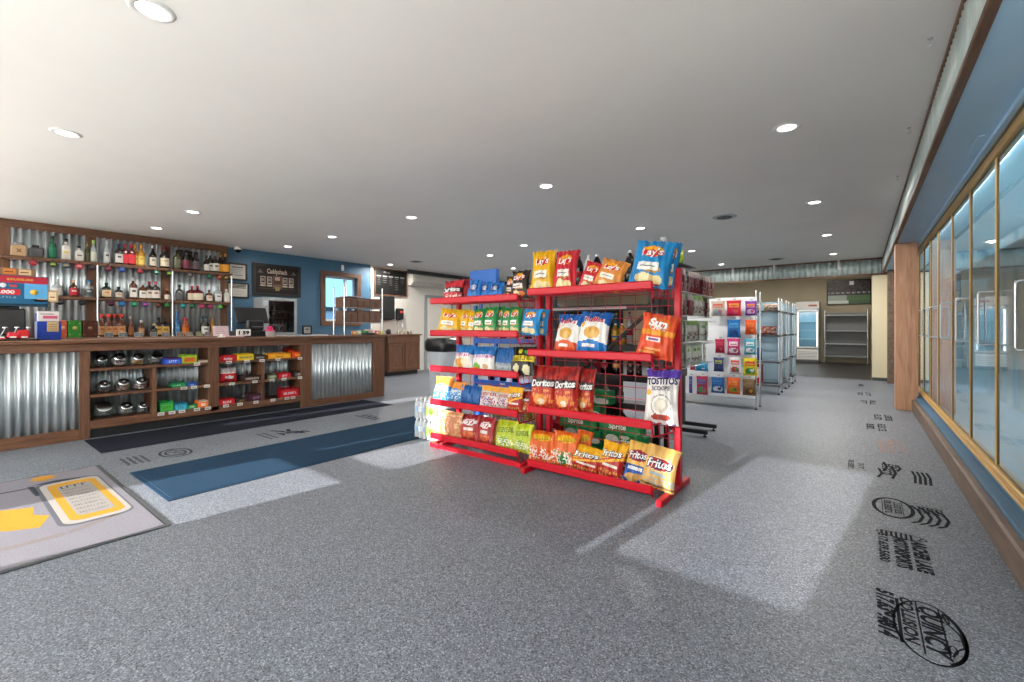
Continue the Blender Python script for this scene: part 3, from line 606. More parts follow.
CB = [(164, 182, 357.5, S1, '#2447b0', '#3d6fd8', 'POPS', '#ffffff', 'blue candy carton with maroon wrappers on the top counter shelf', '#6a1830'),
      (182, 197, 354.5, S1, '#9cc832', '#d87830', 'SOUR', '#7a2010', 'lime green candy carton on the top counter shelf', '#9cc832'),
      (198, 208, 360, S1, '#b9a79a', None, '', '', 'small pale carton at the right end of the lime green one', '#8a5a50'),
      (171.5, 186.5, 382.5, S2, '#1c7a4a', '#2a9a5c', 'GUM', '#e8f0e0', 'green gum carton on the middle counter shelf', '#1c7a4a'),
      (187, 197.5, 382.5, S2, '#2454a8', '#3568c0', 'GUM', '#ffffff', 'blue gum carton on the middle counter shelf', '#2454a8'),
      (160, 174, 401, S3, '#28a04a', '#54b848', 'MINT', '#105020', 'bright green gum carton at the left of the bottom row', '#1f8a40'),
      (174.5, 187.5, 403, S3, '#2a9fb8', '#4fc0d8', 'ICE', '#104a80', 'teal gum carton on the bottom counter shelf', '#2888a8'),
      (188, 197, 404, S3, '#2c8a4c', '#48a860', 'GUM', '#ffffff', 'dark green gum carton next to the orange one', '#2c7a4c'),
      (197.5, 209, 400.5, S3, '#f07020', '#f48838', 'PB', '#ffffff', 'orange candy carton on the bottom counter shelf', '#e8e0d8'),
      (219, 237, 355, S1, '#c01c28', None, 'KitKat', '#ffffff', 'red chocolate bar carton with white script lettering', '#c01c28'),
      (237.5, 254, 353.5, S1, '#f0d020', None, 'Butterfinger', '#24407a', 'yellow chocolate bar carton with blue lettering', '#f0d020'),
      (254.5, 266, 354.5, S1, '#33251f', None, 'HERSHEY', '#c8c0b8', 'dark brown chocolate carton next to the yellow one', '#2a1f1a'),
      (268.5, 291, 352.8, S1, '#f2a41c', '#f6b838', "Reese's", '#a04a10', 'yellow orange peanut butter cup carton on the upper right shelf', '#d88a18'),
      (292, 306, 350.5, S1, '#e8501c', None, "Reese's", '#f8d048', 'orange red peanut butter cup carton at the shelf end', '#a02818'),
      (241, 263, 375, S2, '#3a2420', None, 'HERSHEYS', '#d8ccc4', 'long dark brown chocolate carton on the middle right shelf', '#2c1a18'),
      (267.5, 277.5, 373.8, S2, '#57604a', '#7c8464', 'MINT', '#d8dcc0', 'olive grey candy carton on the middle right shelf', '#3c2c24'),
      (278.5, 291, 372.5, S2, '#cc1e2c', None, 'Skor', '#ffffff', 'bright red candy carton on the middle right shelf', '#b01824'),
      (294, 305.5, 371, S2, '#3a302e', '#6a6460', 'BAR', '#d0ccc8', 'dark grey chocolate carton at the end of the middle shelf', '#2c2422'),
      (219, 235, 398.5, S3, '#cc1c26', None, 'Twizz', '#ffffff', 'red candy carton at the left of the lower right shelf', '#a8141e'),
      (236, 247.5, 398, S3, '#3a2a26', None, 'ROLO', '#b08848', 'low dark brown carton on the lower right shelf', '#30201c'),
      (248, 265, 393, S3, '#40202c', '#54283c', 'MILK', '#b8a0c8', 'dark purple brown chocolate carton on the lower right shelf', '#3a2420'),
      (281, 299, 387.5, S3, '#c41824', '#d83040', 'Snickers', '#ffffff', 'red and white candy carton alone beside the shelf end', '#8a1420')]
for a in CB: carton(*a[:9], lid=a[9])
mb = MB(); a = on_x(284, 350, -6.92).y; b = on_x(301, 350, -6.92).y
mb.box(-.05, -(b-a)/2, 0, .06, (b-a)/2, .14, 'print', '#8a1c1c', b=.004); mb.box(.06, -(b-a)*.4, .03, .061, (b-a)*.4, .11, 'print', '#a02a20'); tag(mb.build('candy_carton', loc=(-6.93, (a+b)/2, S1)), 'maroon carton behind the orange ones on the upper right shelf', 'candy box', 'candy cartons in the counter')

# ================================================================== generic pillow bag (chips, jerky, candy)
def bag_mesh(name, w, h, t, colf, nu=22, nv=26, texts=(), back=None, mat_='film', hole=False, flatw=.5, seed=0):
    rr = random.Random(seed); ph = [rr.random()*6.28 for _ in range(6)]
    def env(v): 
        s = max(0., math.sin(math.pi*min(1, max(0, (v-.04)/.92))))
        return s**flatw
    def P(u, v, sgn=-1, lift=0.):
        e = env(v); d = t/2*e*(max(0, 1-abs(u)**2.4))**.55
        wob = .022*t/.08*(math.sin(u*9+ph[0])*math.sin(v*7+ph[1])+.6*math.sin(u*17+ph[2]+v*5))*(1-.5*e)
        x = u*w/2*(1-.13*e*(.55+.45*v)) ; z = v*h
        if sgn < 0: return Vector((x, -d+wob*.5-lift, z))
        return Vector((x, d*.8+wob*.5, z))
    mb = MB()
    for sgn in (-1, 1):
        vs = []; fs = []; cs = []
        for j in range(nv+1):
            for i in range(nu+1):
                u = -1+2*i/nu; v = j/nv
                vs.append(P(u, v, -1 if (i in (0, nu) or j in (0, nv)) else sgn))
        for j in range(nv):
            for i in range(nu):
                u, v = -1+2*(i+.5)/nu, (j+.5)/nv; a = j*(nu+1)+i; q = (a, a+1, a+nu+2, a+nu+1)
                fs.append(q if sgn < 0 else q[::-1]); cs.append(colf(u, v) if sgn < 0 else (back or colf(-.97, v)))
        mb.add(vs, fs, mat_, cs, True)
    for q_, (s, u0, v0, hh, tw, c, bold, shear, rot) in enumerate(texts):
        lf = .0035+.0025*q_
        cr, sr = math.cos(R(rot)), math.sin(R(rot))
        def fn(a, b, lf=lf):
            a, b = a*cr-b*sr, a*sr+b*cr
            u = min(1, max(-1, u0+a/(w/2))); v = min(1, max(0, v0+b/h)); return P(u, v, -1, lf)
        mb.text(s, fn, 'print', c, bold, shear, height=hh, maxw=tw)
    return mb
def ell(u, v, cu, cv, ru, rv): return ((u-cu)/ru)**2+((v-cv)/rv)**2 < 1

# ================================================================== BACK WALL BOTTLE SHELVES
XW = XL; XS = -9.58; SH1, SH2, BB = 2.25, 1.69, 1.06
bs = thing('bottle_shelving', 'wall of wooden bottle shelves backed with corrugated metal behind the counter', 'shelf unit', (0, 0, 0))
mb = MB(); mb.box(XW, .55, 1.06, XW+.035, 3.55, CZ-.002, 'wood_z'); mb.build('back_board', bs)
mb = MB()
for y0, y1 in ((.70, 1.53), (1.63, 2.50), (2.62, 3.42)): corrugated(mb, 'y', y0, y1, BB, CZ-.12, XW+.056, 'galvanised', .086, .018, 1, 8)
mb.build('corrugated_back', bs)
mb = MB(); mb.box(XW+.03, .55, CZ-.13, XW+.065, 3.55, CZ-.003, 'wood_y', b=.004)
for y0, y1 in ((.55, .70), (1.52, 1.64), (2.49, 2.63), (3.41, 3.55)): mb.box(XW+.03, y0, BB, XW+.068, y1, CZ-.13, 'wood_z', b=.004)
mb.build('face_frame', bs)
for z in (SH1, SH2):
    mb = MB(); mb.box(XW+.06, .60 if z == SH1 else .9, z-.045, XS, 3.56, z, 'wood_y', b=.004); mb.build('shelf', bs)
for y in (1.614, 2.597, 3.535):
    mb = MB(); mb.cyl((XS+.014, y, BB), (XS+.014, y, SH1-.045), .013, 'chrome', n=10); mb.lathe([(.036, BB), (.034, BB+.008), (.016, BB+.014)], 'chrome', n=14, M=Matrix.Translation((XS+.014, y, 0))); mb.build('pipe_post', bs)
bb = thing('back_counter', 'wooden back counter under the bottle shelves', 'counter', (0, 0, 0))
MB().box(XL+.001, -.3, BB-.04, -9.12, 5.35, BB, 'wood_y', b=.006).build('countertop', bb)
mb = MB(); mb.box(XL+.001, -.28, 0, -9.16, 5.33, BB-.04, 'wood_z', b=.004)
mb.build('cabinet_base', bb); mb = MB()
for k in range(7): mb.box(-9.16, -.2+k*.79, .1, -9.14, .53+k*.79, BB-.08, 'wood_z', b=.004)
mb.build('cabinet_doors', bb)

GLS = {'clear': '#b2bcbe', 'green': '#0f6b4a', 'amber': '#5c2c14', 'dark': '#1c1413', 'gold': '#c48a2a', 'red': '#6a1218', 'blue': '#2f6fb0', 'white': '#f0eee6', 'olive': '#4a4a26', 'grey': '#4c5054', 'dkgreen': '#18281c', 'orange': '#a84e18'}
def bottle(px0, px1, ytop, z, shape, g, cap, lab, label, grp, x=None):
    x = x if x is not None else XL+.17
    a, b = on_x(px0, 300, x).y, on_x(px1, 300, x).y; y = (a+b)/2; h = on_x((px0+px1)/2, ytop, x).z-z; r = (b-a)/2*.92
    t = thing('liquor_bottle', label, 'bottle', (x, y, z), group=grp); sq = 0.
    hb = {'tall': .62, 'wine': .58, 'square': .66, 'squat': .62, 'jug': .6}[shape]*h; rn = min(r*.4, .017) if shape != 'jug' else r*.45
    if shape == 'square': sq = .75
    zc = h*.86
    prof = [(r*.9, 0), (r, .006), (r, hb*.94), (r*.93, hb), (r*.62, hb+(zc-hb)*.32), (rn, hb+(zc-hb)*.55), (rn, zc)]
    if shape == 'wine': prof = [(r*.9, 0), (r, .006), (r, hb*.92), (r*.9, hb), (r*.55, hb+(zc-hb)*.35), (rn, hb+(zc-hb)*.62), (rn, zc)]
    if shape == 'squat': prof = [(r*.8, 0), (r*.95, .01), (r, hb*.4), (r, hb*.8), (r*.85, hb), (r*.45, hb+(zc-hb)*.4), (rn, hb+(zc-hb)*.5), (rn, zc)]
    mb = MB()
    if sq:
        k = 5; mb.lathe(prof[:k], 'bottle_glass', GLS[g], n=16, square=sq); mb.lathe(prof[k-1:], 'bottle_glass', GLS[g], n=16)
    else: mb.lathe(prof, 'bottle_glass', GLS[g], n=16)
    mb.build('glass_body', t)
    mb = MB(); rc = rn*1.25; mb.lathe([(rn*1.05, zc-.004), (rc, zc), (rc, h-.004), (rc*.9, h), (.0005, h)], 'print', cap, n=12); mb.build('cap', t)
    if lab:
        mb = MB(); z0, z1 = hb*.14, hb*.78; vs = []; n = 10; k = 1.0
        for j, zz in enumerate((z0, z0+(z1-z0)*.25, z0+(z1-z0)*.55, z0+(z1-z0)*.75, z1)):
            for i in range(n+1):
                th = R(-66+132*i/n); cx_, sy_ = math.cos(th), math.sin(th); f = 1.
                if sq: f = 1+(1/max(abs(cx_), abs(sy_))-1)*sq
                vs.append(Vector(((r*f+.0015)*cx_, (r*f+.0015)*sy_, zz)))
        m2 = lab[1] if len(lab) > 1 else lab[0]
        for j, c in enumerate((lab[0], lab[0], m2, lab[0])):
            fs = [(j*(n+1)+i, j*(n+1)+i+1, (j+1)*(n+1)+i+1, (j+1)*(n+1)+i) for i in range(n)]
            if j == 2 and m2 != lab[0]:
                mb.add(vs, fs[3:7], 'print', m2, True); fs = fs[:3]+fs[7:]
            mb.add(vs, fs, 'print', lab[0], True)
        mb.build('label', t)
    return t
G1, G2, G3 = 'bottles on the top bar shelf', 'bottles on the middle bar shelf', 'bottles on the back counter'
B = [(48, 57, 236, SH1, 'tall', 'green', '#0b4030', ('#1a7a58',), 'tall emerald green bottle on the top bar shelf', G1),
 (61, 71, 239, SH1, 'square', 'white', '#1c1a1a', ('#dcd8cc', '#d8b820'), 'white bottle with yellow mark, right of the green one, top shelf', G1),
 (74, 84, 246, SH1, 'square', 'white', '#1c1a1a', ('#d4d0c8', '#4a4844'), 'short white bottle with black cap on the top bar shelf', G1),
 (84.7, 90, 243, SH1, 'tall', 'olive', '#8a8438', ('#5a5a40',), 'olive bottle half behind the green-capped one, top bar shelf', G1),
 (90, 97, 240.5, SH1, 'tall', 'clear', '#9cc060', ('#d2d2c4',), 'clear bottle with lime green cap on the top bar shelf', G1),
 (103, 110.5, 240, SH1, 'tall', 'clear', '#c8c8c8', ('#c4c4c4', '#3a3a3c'), 'clear silver-capped bottle, right of the lime-capped one, top shelf', G1),
 (114.5, 123, 244, SH1, 'square', 'dark', '#2a3a78', ('#d2cec8', '#44404a'), 'dark bottle with navy cap and white label, top bar shelf', G1),
 (127, 135.8, 244.4, SH1, 'square', 'red', '#a01c34', ('#d83844',), 'dark bottle with bright red label on the top bar shelf', G1),
 (137, 145.5, 245, SH1, 'tall', 'gold', '#c89040', ('#d8c060', '#b8923a'), 'gold bottle right of the red-labelled one, top bar shelf', G1),
 (148.5, 157, 245.5, SH1, 'wine', 'dark', '#a8a8a4', ('#cfc8b4', '#6a6458'), 'dark bottle with grey neck, right of the gold one, top shelf', G1),
 (159, 170, 246.7, SH1, 'jug', 'dark', '#5a1420', ('#d2c8ac', '#a89a7a'), 'wide dark bottle with maroon wax neck, top bar shelf', G1),
 (173, 181, 250, SH1, 'square', 'olive', '#1a1a1a', ('#6a6a58',), 'olive bottle with black cap behind the second pipe post', G1),
 (182, 190.5, 250, SH1, 'jug', 'dark', '#241418', ('#7a3c48',), 'dark bottle with dull red label on the top bar shelf', G1),
 (191.5, 200, 251.8, SH1, 'jug', 'dark', '#241618', ('#54464a',), 'dark bottle with grey label, right of the dull red-labelled one', G1),
 (203, 209.8, 255.4, SH1, 'wine', 'dark', '#2a241c', ('#d6d2ca',), 'slim dark bottle with plain white label, top bar shelf', G1),
 (211.6, 219.4, 252.7, SH1, 'wine', 'dark', '#b0b2b0', ('#d2d0c6', '#3a3a3a'), 'dark bottle with silver neck near the right end, top shelf', G1),
 (221, 229.5, 254, SH1, 'wine', 'dark', '#d8a040', ('#e09a28',), 'dark bottle with orange label, last on the top bar shelf', G1),
 (51, 63, 279, SH2, 'squat', 'clear', '#b4b8ba', ('#c8c8c4',), 'clear decanter bottle, first on the middle bar shelf', G2),
 (68, 79, 280, SH2, 'squat', 'amber', '#c89a70', ('#b02030', '#e0d0c0'), 'amber bottle with red label beside the clear decanter, middle shelf', G2),
 (83.5, 94, 280, SH2, 'tall', 'clear', '#2a8ac0', ('#50585c', '#b0b4b8'), 'clear bottle with blue cap on the middle bar shelf', G2),
 (101, 111.5, 282.6, SH2, 'square', 'dkgreen', '#18201a', ('#d8c0a0', '#c86a28'), 'square dark green bottle with orange label, middle bar shelf', G2),
 (114.6, 122.6, 286.7, SH2, 'square', 'dark', '#181614', ('#d4c8b8', '#a85a3c'), 'small dark bottle right of the square dark green one', G2),
 (129, 137.4, 277.5, SH2, 'square', 'amber', '#c0c4c6', ('#dcd8d0', '#4a4844'), 'amber bottle with silver cap and white label, middle bar shelf', G2),
 (138.5, 147, 282.6, SH2, 'square', 'amber', '#c4c4c8', ('#d8d4cc', '#544e4a'), 'amber white-labelled bottle right of the silver-capped one, middle shelf', G2),
 (151, 160, 281.6, SH2, 'square', 'dark', '#b02848', ('#d8cfc6', '#7a4038'), 'dark bottle with pink red cap on the middle bar shelf', G2),
 (163.7, 170.4, 288.7, SH2, 'tall', 'amber', '#9a7a4a', ('#d0c4b4',), 'small amber bottle beside the second pipe post, middle shelf', G2),
 (175, 184, 284.6, SH2, 'squat', 'grey', '#1a1a1c', ('#5a5c5c',), 'grey decanter with black stopper on the middle bar shelf', G2),
 (192, 203, 286, SH2, 'square', 'red', '#a02040', ('#d8ccb4',), 'dark red bottle with cream label on the middle bar shelf', G2),
 (205.4, 212.4, 289.7, SH2, 'square', 'amber', '#6a3a2a', ('#dccfc0', '#a8603c'), 'amber bottle right of the dark red one, middle shelf', G2),
 (214, 221.4, 286, SH2, 'square', 'clear', '#a8acb0', ('#dcdcd8', '#56565a'), 'clear bottle with large white label, middle bar shelf', G2),
 (223.4, 229.4, 289, SH2, 'square', 'white', '#c8c4bc', ('#d8d4cc',), 'small white bottle, last on the middle bar shelf', G2),
 (103.2, 113.8, 314, BB, 'jug', 'amber', '#d84a3c', ('#d09a68', '#b06a40'), 'amber bottle with red cap, first on the back counter', G3),
 (116, 126.4, 314, BB, 'jug', 'amber', '#cc4438', ('#cf9668', '#a86238'), 'second amber red-capped bottle from the first pipe post', G3),
 (127.5, 134, 316, BB, 'tall', 'amber', '#c8a8a0', ('#8a5a38',), 'slim amber bottle right of the two red-capped ones', G3),
 (137.8, 144.6, 320, BB, 'squat', 'amber', '#d8d0cc', ('#c8986a',), 'short amber bottle with white cap on the back counter', G3),
 (150.4, 158, 323.6, BB, 'squat', 'dark', '#c8b080', ('#3a302a',), 'low dark bottle with tan stopper on the back counter', G3),
 (160, 169.4, 317.5, BB, 'square', 'dark', '#141416', ('#c8a050', '#7a5a28'), 'dark bottle with gold label beside the second pipe post', G3),
 (174, 180.2, 312, BB, 'tall', 'blue', '#3a78b4', ('#4a88c4', '#a8c4dc'), 'slim blue bottle right of the second pipe post', G3),
 (180.8, 189.4, 318, BB, 'jug', 'orange', '#b82a3c', ('#d0701c',), 'orange bottle with red cap on the back counter', G3),
 (200, 209.6, 316, BB, 'jug', 'dark', '#2c4a5c', ('#d4d8d4', '#4a4c50'), 'dark bottle with white label and teal cap on the back counter', G3),
 (209.8, 214.6, 318, BB, 'tall', 'gold', '#b88850', ('#a8783c',), 'slim gold bottle, last on the back counter', G3)]
TWIN = {7: 'dark red twin bottle half hidden behind the red-labelled one', 8: 'gold twin bottle half hidden behind the gold one', 12: 'dark twin bottle half hidden behind the dull red-labelled one', 13: 'dark twin bottle half hidden behind the grey-labelled one', 15: 'dark twin bottle half hidden behind the silver-necked one', 16: 'dark orange-labelled twin bottle half hidden at the end of the top shelf', 24: 'amber twin bottle half hidden behind the white-labelled one, middle shelf', 27: 'dark red twin bottle half hidden behind the cream-labelled one, middle shelf', 31: 'amber twin bottle half hidden behind the first red-capped one', 32: 'amber twin bottle half hidden behind the second red-capped one', 36: 'dark twin bottle half hidden behind the gold-labelled one on the back counter'}
for i, b in enumerate(B):
    t = bottle(*b)
    if i in TWIN: p = t.location; dup(t, (p.x-.035, p.y-.078, p.z), label=TWIN[i])
# crate, grey chest, gift boxes
XB = XL+.17
def spot(px, x): return on_x(px, 300, x).y
y0, y1 = spot(11, XB), spot(26, XB); mb = MB(); h = .16; w = (y1-y0)/2
mb.box(-.06, -w, 0, .06, w, h, 'print', '#c9a780', b=.006); mb.text('X', lambda a, b: Vector((.0605, a, h*.5+b)), 'print', '#5a4230', .05, 0, height=.05); mb.box(-.045, -w*.6, h, .045, w*.6, h+.05, 'bottle_glass', '#9aa0a2', b=.012)
tag(mb.build('wooden_crate', loc=(XB, (y0+y1)/2, SH1)), 'small pale wooden crate at the left end of the top bar shelf', 'box')
y0, y1 = spot(28.7, XB), spot(43.6, XB); w = (y1-y0)/2; t = thing('gift_case', 'dark grey rounded gift case beside the pale wooden crate', 'box', (XB, (y0+y1)/2, SH1))
MB().box(-.06, -w, 0, .06, w, .15, 'dark_grey', b=.02).build('case', t); MB().box(-.04, -w*.6, .15, .04, w*.4, .185, 'black_plastic', b=.008).build('handle', t)
for px0, px1, c, c2, l in ((57.5, 66.5, '#b5573a', '#d8987a', 'rust orange gift carton on the back counter by the blue display box'), (67, 81, '#2e7a2c', '#c8b060', 'green gift carton on the back counter'), (82, 97, '#4a2418', '#8a6a48', 'dark brown gift carton beside the green one')):
    y0, y1 = spot(px0, -9.5), spot(px1, -9.5); w = (y1-y0)/2-.003; h = on_x(80, 320.5, -9.5).z-BB; mb = MB(); mb.box(-.06, -w, 0, .06, w, h, 'print', c, b=.004)
    mb.lathe([(.0005, .0008), (.028, .0008), (.028, 0)], 'print', c2, n=14, M=Matrix.Translation((.06, 0, h*.55)) @ Matrix.Rotation(R(90), 4, 'Y'))
    for s in (-1, 1): mb.box(.06, s*w*.75-.006, h*.8, .0612, s*w*.75+.006, h*.86, 'print', c2); mb.box(.06, s*w*.75-.006, h*.15, .0612, s*w*.75+.006, h*.21, 'print', c2)
    tag(mb.build('gift_carton', loc=(-9.5, (y0+y1)/2, BB)), l, 'box', 'gift cartons on the back counter')
# round badges hung under the shelf fronts
BD = [(33, SH1, '#8a2430', '#b84a50', 'maroon', 'left of the green bottle'), (53, SH1, '#14241c', '#9ab040', 'black and lime', 'under the green bottle'), (66, SH1, '#22425e', '#b8a878', 'blue and tan', 'under the yellow-marked white bottle'), (79, SH1, '#a02430', '#d8a0a0', 'red', 'under the short white bottle'), (92, SH1, '#241c22', '#4a3c44', 'dark', 'beside the first pipe post'),
 (108, SH1, '#3a1c28', '#a04858', 'dark red', 'right of the first pipe post'), (122, SH1, '#1c3a78', '#4a78c0', 'blue', 'under the navy-capped bottle'), (140, SH1, '#5a1c24', '#c04a50', 'red', 'under the gold bottle'), (157, SH1, '#14443a', '#a8d8b8', 'green', 'under the grey-necked bottle'), (169, SH1, '#1c3418', '#8ab83a', 'lime green', 'beside the second pipe post'),
 (190, SH1, '#3a3636', '#9a9490', 'grey', 'under the dull red-labelled bottle'), (209, SH1, '#123a2c', '#4a9a70', 'green', 'under the slim white-labelled bottle'), (219.5, SH1, '#6a1424', '#d8a040', 'red and gold', 'under the silver-necked bottle'), (226, SH1, '#4a3a24', '#c89a4a', 'gold', 'last under the top shelf'),
 (60, SH2, '#1c1a1c', '#4a4648', 'black', 'under the clear decanter'), (82, SH2, '#18181a', '#3c3c40', 'black', 'under the blue-capped bottle'), (111, SH2, '#3a1420', '#6a3040', 'dark maroon', 'under the square dark green bottle'), (122, SH2, '#1c4a7a', '#3a8ac8', 'blue', 'right of the dark maroon one'), (134, SH2, '#145a3c', '#4ab88a', 'green', 'under the silver-capped amber bottle'), (145, SH2, '#2a3a78', '#c05088', 'blue and pink', 'right of the green one'),
 (158, SH2, '#3a201c', '#6a4038', 'brown', 'under the pink-capped bottle'), (167, SH2, '#1c4a24', '#4a9a4a', 'green', 'beside the second pipe post'), (182.7, SH2, '#1c6a5a', '#4ab8d0', 'teal', 'under the grey decanter'), (192, SH2, '#14442c', '#3a8a5a', 'dark green', 'right of the teal one'), (202, SH2, '#8a2444', '#d85a8a', 'pink', 'under the dark red bottle'), (210, SH2, '#6a1c3a', '#c04a78', 'magenta', 'right of the pink one'), (220, SH2, '#2a6a3a', '#8ad04a', 'lime and blue', 'last under the middle shelf')]
for px, z, c, c2, nm, where in BD:
    y = spot(px, XS); M = Matrix.Translation((0, 0, -.045)) @ Matrix.Rotation(R(90), 4, 'Y')
    mb = MB(); mb.lathe([(.0005, -.004), (.044, -.004), (.046, -.001), (.046, .003), (.042, .006), (.0005, .006)], 'print', c, n=20, M=M); mb.box(.006, -.03, -.056, .0075, .03, -.036, 'print', c2, b=.001); mb.box(.006, -.018, -.032, .0075, .018, -.022, 'print', c2, b=.001)
    mb.box(-.004, -.006, -.004, .002, .006, .03, 'black_metal', b=.001)
    tag(mb.build('round_badge', loc=(XS+.006, y, z-.045)), f'{nm} round badge hanging from a bar shelf, {where}', 'badge', 'badges under the bar shelves')
# small chalk signs along the counter
CS_ = [(109, '#3c4a58'), (123, '#46505c'), (138.5, '#3a5468'), (154, '#3a4250'), (165.5, '#4a4a58'), (180, '#5a3c34'), (189, '#6a4a38'), (199.5, '#6a6a34'), (208, '#5a3c50')]
ORD = ['first', 'second', 'third', 'fourth', 'fifth', 'sixth', 'seventh', 'eighth', 'ninth']
for i, (px, c) in enumerate(CS_):
    x = -9.24; y = spot(px, x); mb = MB(); M = Matrix.Rotation(R(-12), 4, 'Y')
    o = rrect(-.052, 0, .052, .075, .014, 3); T = Matrix(((0, 0, 1, 0), (1, 0, 0, 0), (0, 1, 0, 0), (0, 0, 0, 1)))
    mb.poly(o, .008, 'print', '#a8a49c', M @ T); mb.poly(rrect(-.044, .008, .044, .067, .01, 3), .0012, 'print', c, M @ Matrix.Translation((.008, 0, 0)) @ T)
    for k, w in ((.05, .028), (.034, .034), (.02, .022)): mb.box(.009, -w, k-.003, .0098, w, k+.002, 'print', '#a9acac', M=M)
    mb.box(-.03, -.015, 0, -.0, .015, .006, 'print', '#a8a49c', b=.001); mb.box(-.03, -.01, .0, -.024, .01, .05, 'print', '#a8a49c', b=.001, M=Matrix.Rotation(R(14), 4, 'Y'))
    tag(mb.build('chalk_sign', loc=(x, y, BB)), f'{ORD[i]} small framed chalk sign from the first pipe post, before the bottles', 'sign', 'small signs before the bottles')
# ================================================================== COUNTER-TOP THINGS
XT = -7.0
def cspot(px, x=XT): return on_x(px, 330, x).y
# lottery terminal with sign (runs out of frame on the left)
t = thing('lottery_terminal', 'black lottery terminal with blue and red jackpot sign at the left end of the counter', 'lottery terminal', (XT, .45, CT))
yR = cspot(48)-.45; mb = MB(); mb.box(-.18, -.55, .36, .0, yR, .68, 'print', '#1c1c20', b=.006); mb.box(-.10, -.40, .0, -.04, .12, .36, 'black_plastic', b=.01); mb.build('housing', t)
mb = MB(); mb.box(.0, -.55, .36, .012, yR, .68, 'print', '#1d5f86', b=.002); mb.box(.012, -.55, .60, .014, yR, .675, 'print', '#b0283e', b=.0008); mb.box(.012, .15, .44, .014, yR-.004, .60, 'print', '#5aa6d8', b=.0008); mb.box(.012, -.55, .365, .014, yR, .385, 'print', '#1a2c38', b=.0008)
mb.box(.012, -.4, .475, .015, .12, .535, 'print', '#c82430', b=.0008)
mb.text('$20,000,000', lambda a, b: Vector((.0165, .12+a, .637+b)), 'print', '#e0b040', .03, 0, width=.19, height=.022)
mb.text('000.000', lambda a, b: Vector((.0165, -.02+a, .505+b)), 'print', '#f0f0ee', .05, .1, width=.2, height=.034)
mb.text('~12', lambda a, b: Vector((.0165, -.06+a, .45+b)), 'print', '#9ab0be', .0, 0, width=.30, height=.016)
for k in range(3): 
    mb.lathe([(.0005, .003), (.022, .003), (.024, 0)], 'print', '#dfe6ea', n=16, M=Matrix.Translation((.014, -.11+.055*k, .572)) @ Matrix.Rotation(R(90), 4, 'Y'))
mb.box(.014, .045, .558, .0155, .10, .582, 'print', '#c8404a', b=.0005); mb.lathe([(.0005, .002), (.03, .002), (.03, 0)], 'print', '#d8b040', n=12, M=Matrix.Translation((.014, .22, .51)) @ Matrix.Rotation(R(90), 4, 'Y'))
mb.build('jackpot_sign', t)
mb = MB(); mb.box(-.05, -.5, .0, .16, .16, .05, 'black_plastic', b=.012); mb.box(-.02, -.5, .05, .05, .16, .33, 'black_metal', b=.012, M=Matrix.Rotation(R(-8), 4, 'Y')); mb.build('ticket_machine', t)
t2 = thing('ticket_tray', 'long brown box of scratch tickets lying on top of the jackpot sign', 'box', (XT-.08, .45, CT+.68))
mb = MB(); mb.box(-.09, -.5, 0, .09, cspot(36)-.45, .075, 'print', '#8a6a4c', b=.006); mb.build('tray', t2)
mb = MB()
for k, c in enumerate(('#b9863c', '#7a3c1c', '#c87838', '#d2b48c')): mb.box(.09, -.22+k*.11, .008, .093, -.13+k*.11, .066, 'print', c, b=.001); mb.box(.093, -.21+k*.11, .03, .0936, -.15+k*.11, .04, 'print', '#6a2a1a')
mb.build('ticket_fronts', t2)
# red and white novelty bikes/lighters heap in front of the terminal
t = thing('scratch_ticket_dispenser', 'clear dispenser of red and white tickets in front of the black terminal', 'dispenser', (XT+.22, .56, CT))
mb = MB(); mb.box(-.02, -.2, 0, .06, .13, .02, 'black_plastic', b=.005); mb.build('base', t)
for k, (y, c, a) in enumerate([(-.14, '#c8202c', 24), (-.06, '#d03040', -20), (.02, '#c0282c', 14)]):
    mb = MB(); mb.box(-.015, y-.045, .02, .02, y+.045, .05+.03*k, 'print', c, b=.012, M=Matrix.Rotation(R(a*.3), 4, 'X')); mb.box(.02, y-.02, .03, .023, y+.025, .045, 'print', '#e8e4e2', b=.001); mb.tube([(0, y, .05), (.0, y+.02, .10), (.01, y+.03, .13)], .004, 'steel'); mb.lathe([(.02, 0), (.022, .01), (.0005, .014)], 'chrome', n=12, M=Matrix.Translation((0, y+.03, .13))); mb.build('ticket_roll', t)
# blue display box and card holders
ya, yb = cspot(36), cspot(60.5); t = thing('display_box', 'royal blue counter display box with a tan tag', 'display box', (XT, (ya+yb)/2, CT)); w = (yb-ya)/2
mb = MB(); mb.box(-.09, -w, 0, .07, w, .20, 'print', '#1c3c9c', b=.006); mb.box(-.09, -w, .20, -.05, w, .29, 'print', '#2346ac', b=.004); mb.build('carton', t)
mb = MB(); mb.box(.07, -w*.2, .09, .073, w*.75, .20, 'print', '#c0a478', b=.001); [mb.box(.073, -w*.08, .105+.02*k, .0736, w*.62, .111+.02*k, 'print', '#7a6448') for k in range(4)]; mb.build('tag', t)
mb = MB(); mb.box(-.04, -w*.9, .20, .045, w*.85, .31, 'print', '#d9d4d4', b=.004); mb.box(.045, -w*.5, .23, .047, w*.7, .262, 'print', '#d05a78', b=.001); mb.box(.045, -w*.7, .275, .047, w*.4, .285, 'print', '#8a8488', b=.001); mb.build('leaflets', t)
y0, y1 = cspot(33.5), cspot(58); mb = MB(); mb.box(-.012, -(y1-y0)/2, 0, .012, (y1-y0)/2, .13, 'print', '#b99c78', b=.003); mb.box(.012, -(y1-y0)*.4, .02, .0135, .0, .11, 'print', '#b8763c', b=.001); mb.box(.012, .02, .02, .0135, (y1-y0)*.42, .11, 'print', '#e0cfa8', b=.001); mb.box(.0135, .03, .05, .0142, (y1-y0)*.36, .062, 'print', '#8a4a2a'); mb.box(-.012, -.005, -.10, .0, .005, .0, 'black_metal')
